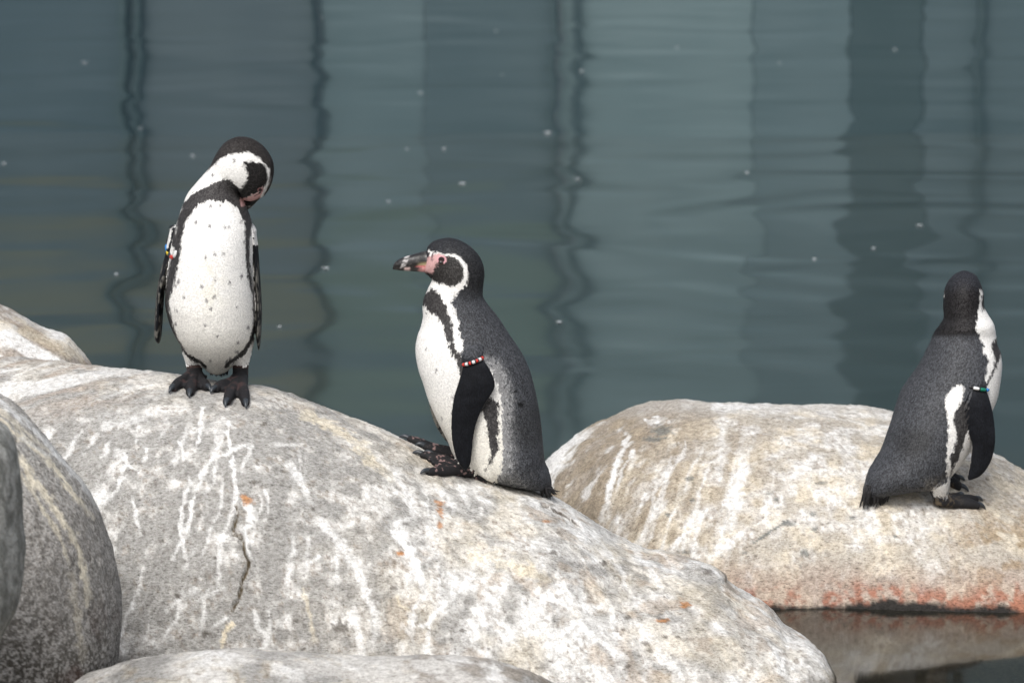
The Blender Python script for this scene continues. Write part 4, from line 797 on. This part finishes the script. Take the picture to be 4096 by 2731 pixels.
# ---- penguin seen from behind its right side, standing on the cream boulder
def penguin_back():
    a = hit(3762, 2038, 'right'); Y0 = a[1]+.055; sc = K*Y0*.42
    body = [(3540, 1988, 3462, 1984, .008), (3556, 1980, 3452, 1966, .020), (3600, 1972, 3461, 1930, .042), (3670, 1958, 3476, 1883, .066), (3738, 1950, 3499, 1844, .088), (3798, 1905, 3526, 1798, .102), (3845, 1850, 3549, 1737, .109), (3890, 1785, 3568, 1680, .113), (3930, 1715, 3584, 1626, .115), (3967, 1640, 3606, 1565, .115), (3989, 1584, 3634, 1522, .113), (4000, 1523, 3660, 1486, .109),
            (4006, 1465, 3687, 1443, .102), (4002, 1415, 3705, 1405, .093), (3988, 1378, 3722, 1370, .082), (3983, 1340, 3737, 1334, .072), (3974, 1296, 3762, 1299, .064), (3950, 1255, 3776, 1270, .062), (3934, 1220, 3774, 1225, .066), (3933, 1173, 3777, 1173, .068), (3921, 1135, 3790, 1135, .06), (3902, 1102, 3815, 1104, .042), (3868, 1085, 3848, 1085, .012)]
    def yo(F, B, y): return ((F+B)/2-3745)*sc if y > 1300 else ((F+B)/2-3745)*sc*.6+.028*sstep(1320, 1180, y)
    body = [(*r, float(yo(r[0], r[2], r[1]))) for r in body]
    fp = [(3942, 1462, 3880, 1470, .012, -.020), (3948, 1510, 3862, 1512, .016, -.052), (3947, 1557, 3856, 1544, .013, -.072), (3962, 1607, 3826, 1602, .012, -.084), (3976, 1672, 3832, 1652, .010, -.088), (3982, 1749, 3872, 1732, .009, -.086), (3976, 1806, 3886, 1786, .008, -.08), (3957, 1860, 3880, 1846, .007, -.074), (3922, 1903, 3870, 1898, .006, -.068), (3880, 1921, 3872, 1918, .003, -.066)]
    far = [(3960, 1462, 3900, 1462, .012, .09), (3985, 1520, 3900, 1520, .014, .15), (3960, 1600, 3860, 1600, .011, .165), (3935, 1700, 3850, 1690, .009, .165), (3900, 1780, 3840, 1780, .007, .16), (3860, 1840, 3830, 1838, .004, .155)]
    comps = [('body', loft(body, Y0, 230)), ('flip', loft(fp, Y0, 100, 44, 1.7)), ('flip', loft(far, Y0, 80, 36, 1.7))]; claws = []
    yb = Y0+.06
    tips = [hit(3926, 2037, 'right'), hit(3918, 2012, 'right'), hit(3842, 1993, 'right')]
    g, cl = foot(a+np.array([0, .008, 0]), tips, 'right', .018, .0095, .010); comps += [('foot', q) for q in g]; claws += cl
    def onr(x, y): return np.array([x, y, rock_z(x, y, 'right')])
    xf = P(3755, 1975, yb)[0]; k = K*Y0
    g, cl = foot(onr(xf, yb), [onr(xf+98*k, yb-.012), onr(xf+92*k, yb+.03), onr(xf+50*k, yb+.06)], 'right', .018, .0095, .010); comps += [('foot', q) for q in g]; claws += cl
    for base, x0, yy in ((a+np.array([0, .008, .012]), 3758, Y0-.045), (onr(xf, yb)+np.array([0, 0, .012]), 3760, yb)):
        comps.append(('leg', tube(np.linspace(P(x0, 1930, yy), base, 12), np.linspace(.024, .018, 12), 20)))
    th = [(3790, 1980, 3728, 1982, .022, -.045), (3795, 1955, 3715, 1955, .036, -.045), (3800, 1915, 3690, 1915, .05, -.045), (3810, 1850, 3690, 1850, .045, -.045), (3790, 1800, 3710, 1800, .02, -.045)]
    comps.append(('body', loft(th, Y0, 40, 40))); comps.append(('body', loft([(r[0], r[1]-12, r[2], r[3]-12, r[4], .055) for r in th], Y0, 40, 40)))
    me, v, n, T = fuse('body', comps)
    px, py = flat_proj(v, Y0); jx, jy = jag(v, px, py, 11); nz = fbm(v, 60, 3, 5); nf = fbm(v, 210, 2, 6)
    c = np.tile(BACK, (len(v), 1)); spk = np.ones(len(v))*.75; body_ = T == 'body'
    c = mixc(c, np.array([.014, .014, .014]), sstep(1.15, .4, np.hypot((px-3655)/95, (py-1760)/70)+.6*(nz-.5))*.6)
    c = mixc(c, np.array([.17, .16, .14]), body_*sstep(1880, 1960, py)*sstep(3660, 3740, px)*sstep(.35, .62, nf)*.8)
    fwd = n@np.array([.92, .39, 0])
    stripe = c6([(1320, 80), (1230, 100), (1150, 190), (1125, 290), (1145, 370), (1160, 470), (1160, 600), (1155, 760), (1140, 900), (1150, 1000), (1150, 1090), (1130, 1110), (1050, 1140), (990, 1200), (1000, 1260), (1150, 1260), (1170, 1080), (1195, 1000), (1200, 900), (1190, 840), (1220, 760), (1250, 660), (1245, 560), (1220, 440), (1235, 380), (1300, 250), (1330, 150)])
    bellyp = c6([(1345, 590), (1310, 720), (1275, 850), (1225, 925), (1190, 1060), (1165, 1090), (1180, 1300), (1500, 1300), (1900, 400), (1900, 0), (1560, 0), (1560, 500)])
    bandp = c6([(1235, 300), (1300, 250), (1560, 300), (1560, 600), (1345, 590), (1310, 720), (1275, 850), (1225, 925), (1190, 1060), (1165, 1090), (1195, 980), (1190, 850), (1250, 660), (1220, 440)])
    near = n[:, 1] < .35
    for poly, cc, sk in ((bellyp, WH, 0), (bandp, BAND, .7), (stripe, WH, 0)):
        c, spk, w = pp(c, spk, jx, jy, poly, body_ & near & (py > 1480), cc, sk)
    chestw = c5([(1665, 930), (1690, 1080), (1650, 1190), (1600, 1290), (1565, 1380), (1550, 1590), (1900, 1590), (1900, 900)])
    side = c5([(1488, 270), (1512, 350), (1500, 450), (1508, 560), (1525, 500), (1580, 560), (1720, 700), (1720, 850), (1650, 870), (1600, 940), (1640, 1040), (1650, 1100), (1630, 1200), (1580, 1300), (1560, 1370), (1545, 1300), (1580, 1100), (1570, 1060), (1500, 1020), (1520, 930), (1490, 840), (1440, 740), (1450, 600), (1478, 450), (1480, 330)])
    ck = body_ & (py < 1620)
    bnd2 = c5([(1640, 860), (1720, 880), (1720, 1000), (1700, 1100), (1660, 1200), (1610, 1290), (1560, 1400), (1550, 1360), (1630, 1200), (1650, 1080), (1600, 940)])
    for poly, cc, sk in ((chestw, WH, 0), (bnd2, BAND, .7), (side, WH, 0)):
        c, spk, w = pp(c, spk, jx, jy, poly, ck & (n[:, 1] < .6), cc, sk)
    hd = body_ & (py < 1345+10*(nf-.5)) & (c[:, 0] < .3); c[hd] = mixc(c[hd], np.array([.013, .012, .0125]), sstep(1348, 1325, py[hd]+.04*(px[hd]-3850))); spk[hd] = .45
    c = mixc(c, np.array([.026, .027, .032]), body_*(c[:, 0] < .3)*sstep(1185, 1105, py+25*(nz-.5)))
    # the side turned away: white throat, belly and brow line
    away = body_ & (fwd > .45) & (n[:, 1] > .2) & (py > 1240); c[away] = WH; spk[away] = 0
    aw = away & (py > 1380) & (py < 1440); c[aw] = BAND
    br = body_ & (py < 1240) & (py > 1110) & (np.abs(px-3774) < 5) & (v[:, 1] > Y0+.02) & (nf > .5) & (py < 1190); c[br] = WH*.8; spk[br] = 0
    fl = T == 'flip'; c[fl] = mixc(np.tile(BACK*.9, (fl.sum(), 1)), FLIP*(.9+1.5*nz[fl])[:, None], sstep(1480, 1600, py[fl])); spk[fl] = .45
    d, _ = segdist(px, py, c6([(1240, 390), (1300, 480), (1360, 600), (1400, 740), (1385, 900), (1355, 1050)])); c = mixc(c, np.array([.45, .44, .42]), fl*sstep(5, 2, d+5*(nf-.5))*.8)
    ft = (T == 'foot') | (T == 'leg'); c[ft] = FOOT*1.15; spk[ft] = .2; c[ft] = mixc(c[ft], np.array([.17, .13, .085]), (sstep(.48, .62, fbm(v, 100, 3, 14))*.6*sstep(3870, 3760, px))[ft])
    lw = (T == 'leg') & (py < 1972); c[lw] = WH*.9
    root = penguin_root(a, 'penguin seen from behind with white, green and blue band on its flipper')
    plumage(root, v, n, c, body_ | (fl & (py < 1530)), np.tile(np.array([-.25, -.1, -1.]), (len(v), 1)), 23, 52000, np.interp(py, [1080, 1300, 1500], [.0045, .0055, .008]), .12)
    finish(root, me, c, spk)
    hc = P(3856, 1185, Y0); hc[1] = Y0+.028+.05
    bv = bvhtree.BVHTree.FromPolygons([x.co for x in me.vertices], [p.vertices[:] for p in me.polygons])
    f = np.array([.30, .95, -.05]); f /= np.linalg.norm(f); s = np.array([f[1], -f[0], 0])
    r = bv.ray_cast(Vector(hc+f*.3), Vector(-f)); tip = np.array(r[0]) if r[0] is not None else hc+f*.06
    make_bill(root, tip-f*.008, f, (0, 0, 1), .85, Y0)
    for sg in (-1, 1):
        o = hc+f*.018+np.array([0, 0, .012]); dr = s*sg*.9+f*.45; dr /= np.linalg.norm(dr); r = bv.ray_cast(Vector(o+dr*.2), Vector(-dr))[0]
        if r is not None: make_eye(root, np.array(r)-dr*.004, dr, .006)
    make_band(root, P(3858, 1538, Y0-.07), P(3952, 1558, Y0-.07), .020, [('black', 1.5), ('white', .9), ('green', .9), ('blue', .8)], -1, label='white, green and blue band')
    rng = np.random.default_rng(13); pr = []
    for k in range(64):
        u = (k % 32)/31; x = 3448+100*u; o = float((x-3745)*sc)+Y0+rng.uniform(-.015, .015); tx, ty = x-2+rng.normal(0, 3), 2030-16*u*u+rng.normal(0, 5); pr.append((P(x+16, 1950+rng.uniform(-14, 14), o), P(tx, ty-(12 if k > 31 else 0), o)))
    make_tail(root, pr, 6); make_claws(root, claws); settle(root)
penguin_front(); penguin_profile(); penguin_back()


# ------------------------------------------------------------------ far shore (seen as reflections) and floating feathers
YB = 30.0
def box(x0, x1, y0, y1, z0, z1, bev=.02):
    v = [(x, y, z) for z in (z0, z1) for x, y in ((x0, y0), (x1, y0), (x1, y1), (x0, y1))]
    return v, [(3, 2, 1, 0), (4, 5, 6, 7), (0, 1, 5, 4), (1, 2, 6, 5), (2, 3, 7, 6), (3, 0, 4, 7)]
def bpart(name, b, mat, parent): return add(name, new_mesh(name, *b), mat, parent)
def wall_mat(name, c, c2, moss=None):
    m, t, b = mat_new(name); tc = N(t, 'TexCoord'); nz = N(t, 'TexNoise', Scale=1.6, Detail=6.0); t.links.new(tc.outputs['Object'], nz.inputs['Vector'])
    o = ramp(t, nz.outputs[0], [(.35, c), (.65, c2)])
    if moss:                                                 # a weathered, mossy course part way up the wall
        sx = N(t, 'SeparateXYZ'); t.links.new(tc.outputs['Object'], sx.inputs[0]); z = math_n(t, 'ADD', sx.outputs['Z'], math_n(t, 'MULTIPLY', nz.outputs[0], .5))
        f = ramp(t, math_n(t, 'MULTIPLY', z, .2), [(.42, (0, 0, 0)), (.54, (1, 1, 1)), (.62, (1, 1, 1)), (.72, (0, 0, 0))]); o = mix_rgb(t, 'MIX', f, o, moss)
    t.links.new(o, b.inputs['Base Color']); b.inputs['Roughness'].default_value = .9; return m
def wx(px): return (px-2048)*K*YB*1.005
bld = bpy.data.objects.new('concrete_building', None); col.objects.link(bld); bld.location = (0, YB, 0)
bld['label'] = 'grey panelled building with dark posts mirrored in the pool'; bld['category'] = 'building'
tones = {'slate': ((.072, .108, .128), (.09, .128, .148)), 'violet': ((.092, .124, .142), (.112, .146, .162)), 'teal': ((.122, .178, .195), (.15, .208, .225)), 'mid': ((.092, .135, .152), (.115, .16, .176)), 'dark': ((.058, .092, .10), (.073, .108, .116)), 'pale': ((.165, .235, .25), (.195, .268, .282))}
OLIVE, GREEN = (.145, .16, .128), (.135, .19, .172)
edges = [(-5200, -3000, 'mid'), (-3000, -1600, 'violet'), (-1600, -500, 'mid'), (-500, 480, 'slate'), (480, 1290, 'violet'), (1290, 1700, 'teal'), (1700, 2240, 'mid'), (2240, 3010, 'pale'), (3010, 3400, 'teal'), (3400, 3690, 'dark'), (3690, 3920, 'mid'), (3920, 4900, 'mid'), (4900, 6200, 'violet'), (6200, 7600, 'mid'), (7600, 9200, 'violet')]
TM = {}
for a, b_, k in edges:
    ms = OLIVE if b_ < 1300 else GREEN if b_ < 2900 else None
    if (k, ms) not in TM: TM[(k, ms)] = wall_mat('panel_'+k, *tones[k], ms)
    bpart('wall_panel', box(wx(a)+.004, wx(b_)-.004, YB+.02*(len(k) % 3), YB+.35, -1.6, 8.0), TM[(k, ms)], bld)
PM = wall_mat('post_paint', (.064, .098, .106), (.08, .116, .124))
for x, w in ((495, 15), (556, 9), (1255, 3), (2210, 14), (2300, 10), (3910, 10)): bpart('post', box(wx(x-w), wx(x+w), YB-.12, YB-.002, -1.6, 3.6), PM, bld)
settle(bld)
FE = plain('down_white', (.74, .77, .78), .8, .2)
def feather_mesh(seed):
    rng = np.random.default_rng(seed); V, F = [], []
    for k in range(11):                                      # loose barbs curling from a short quill
        a = rng.uniform(0, 2*np.pi); L = rng.uniform(.010, .019); w = .0024; d = np.array([math.cos(a), math.sin(a), 0]); s = np.array([-d[1], d[0], 0]); o = len(V)
        for t in (0, .5, 1): 
            c = d*L*t+np.array([0, 0, .002+.009*math.sin(t*2.2)*rng.uniform(.5, 1)]); ww = w*(1-.7*t); V += [c-s*ww, c+s*ww, c+np.array([0, 0, .0012])]
        for i in (0, 3): F += [(o+i, o+i+1, o+i+4, o+i+3), (o+i+1, o+i+2, o+i+5, o+i+4), (o+i+2, o+i, o+i+3, o+i+5)]
    me = new_mesh('floating_feather', V, F); me.materials.append(FE); return me
FM = [feather_mesh(s) for s in range(4)]
spots = [(338, 253, 1.3), (557, 515, .9), (770, 624, .9), (17, 656, 1), (1682, 373, 1), (1771, 597, 1), (1849, 737, 1.1), (1555, 806, .8), (1303, 1075, 1), (461, 1099, .8), (1984, 126, .7), (1627, 596, .7), (1287, 70, .7), (2324, 287, 1), (2191, 534, 1.3), (2310, 718, .9), (2708, 192, .8), (2987, 693, .8), (3581, 200, 1), (3676, 904, 1), (3494, 995, .8), (3258, 1038, .8), (2238, 1290, .9), (3118, 253, .6), (1118, 1308, .7), (2010, 300, .5)]
for k, (x, y, s) in enumerate(spots):
    o = bpy.data.objects.new('floating_feather', FM[k % 4]); col.objects.link(o); o.location = tuple(onwater(x, y, .001)); o.rotation_euler = (0, 0, k*1.7); o.scale = (s*.85, s*.85, s*.5)
    o['label'] = 'small white down feather floating on the dark pool water'; o['category'] = 'feather'; o['group'] = 'down feathers floating on the pool'
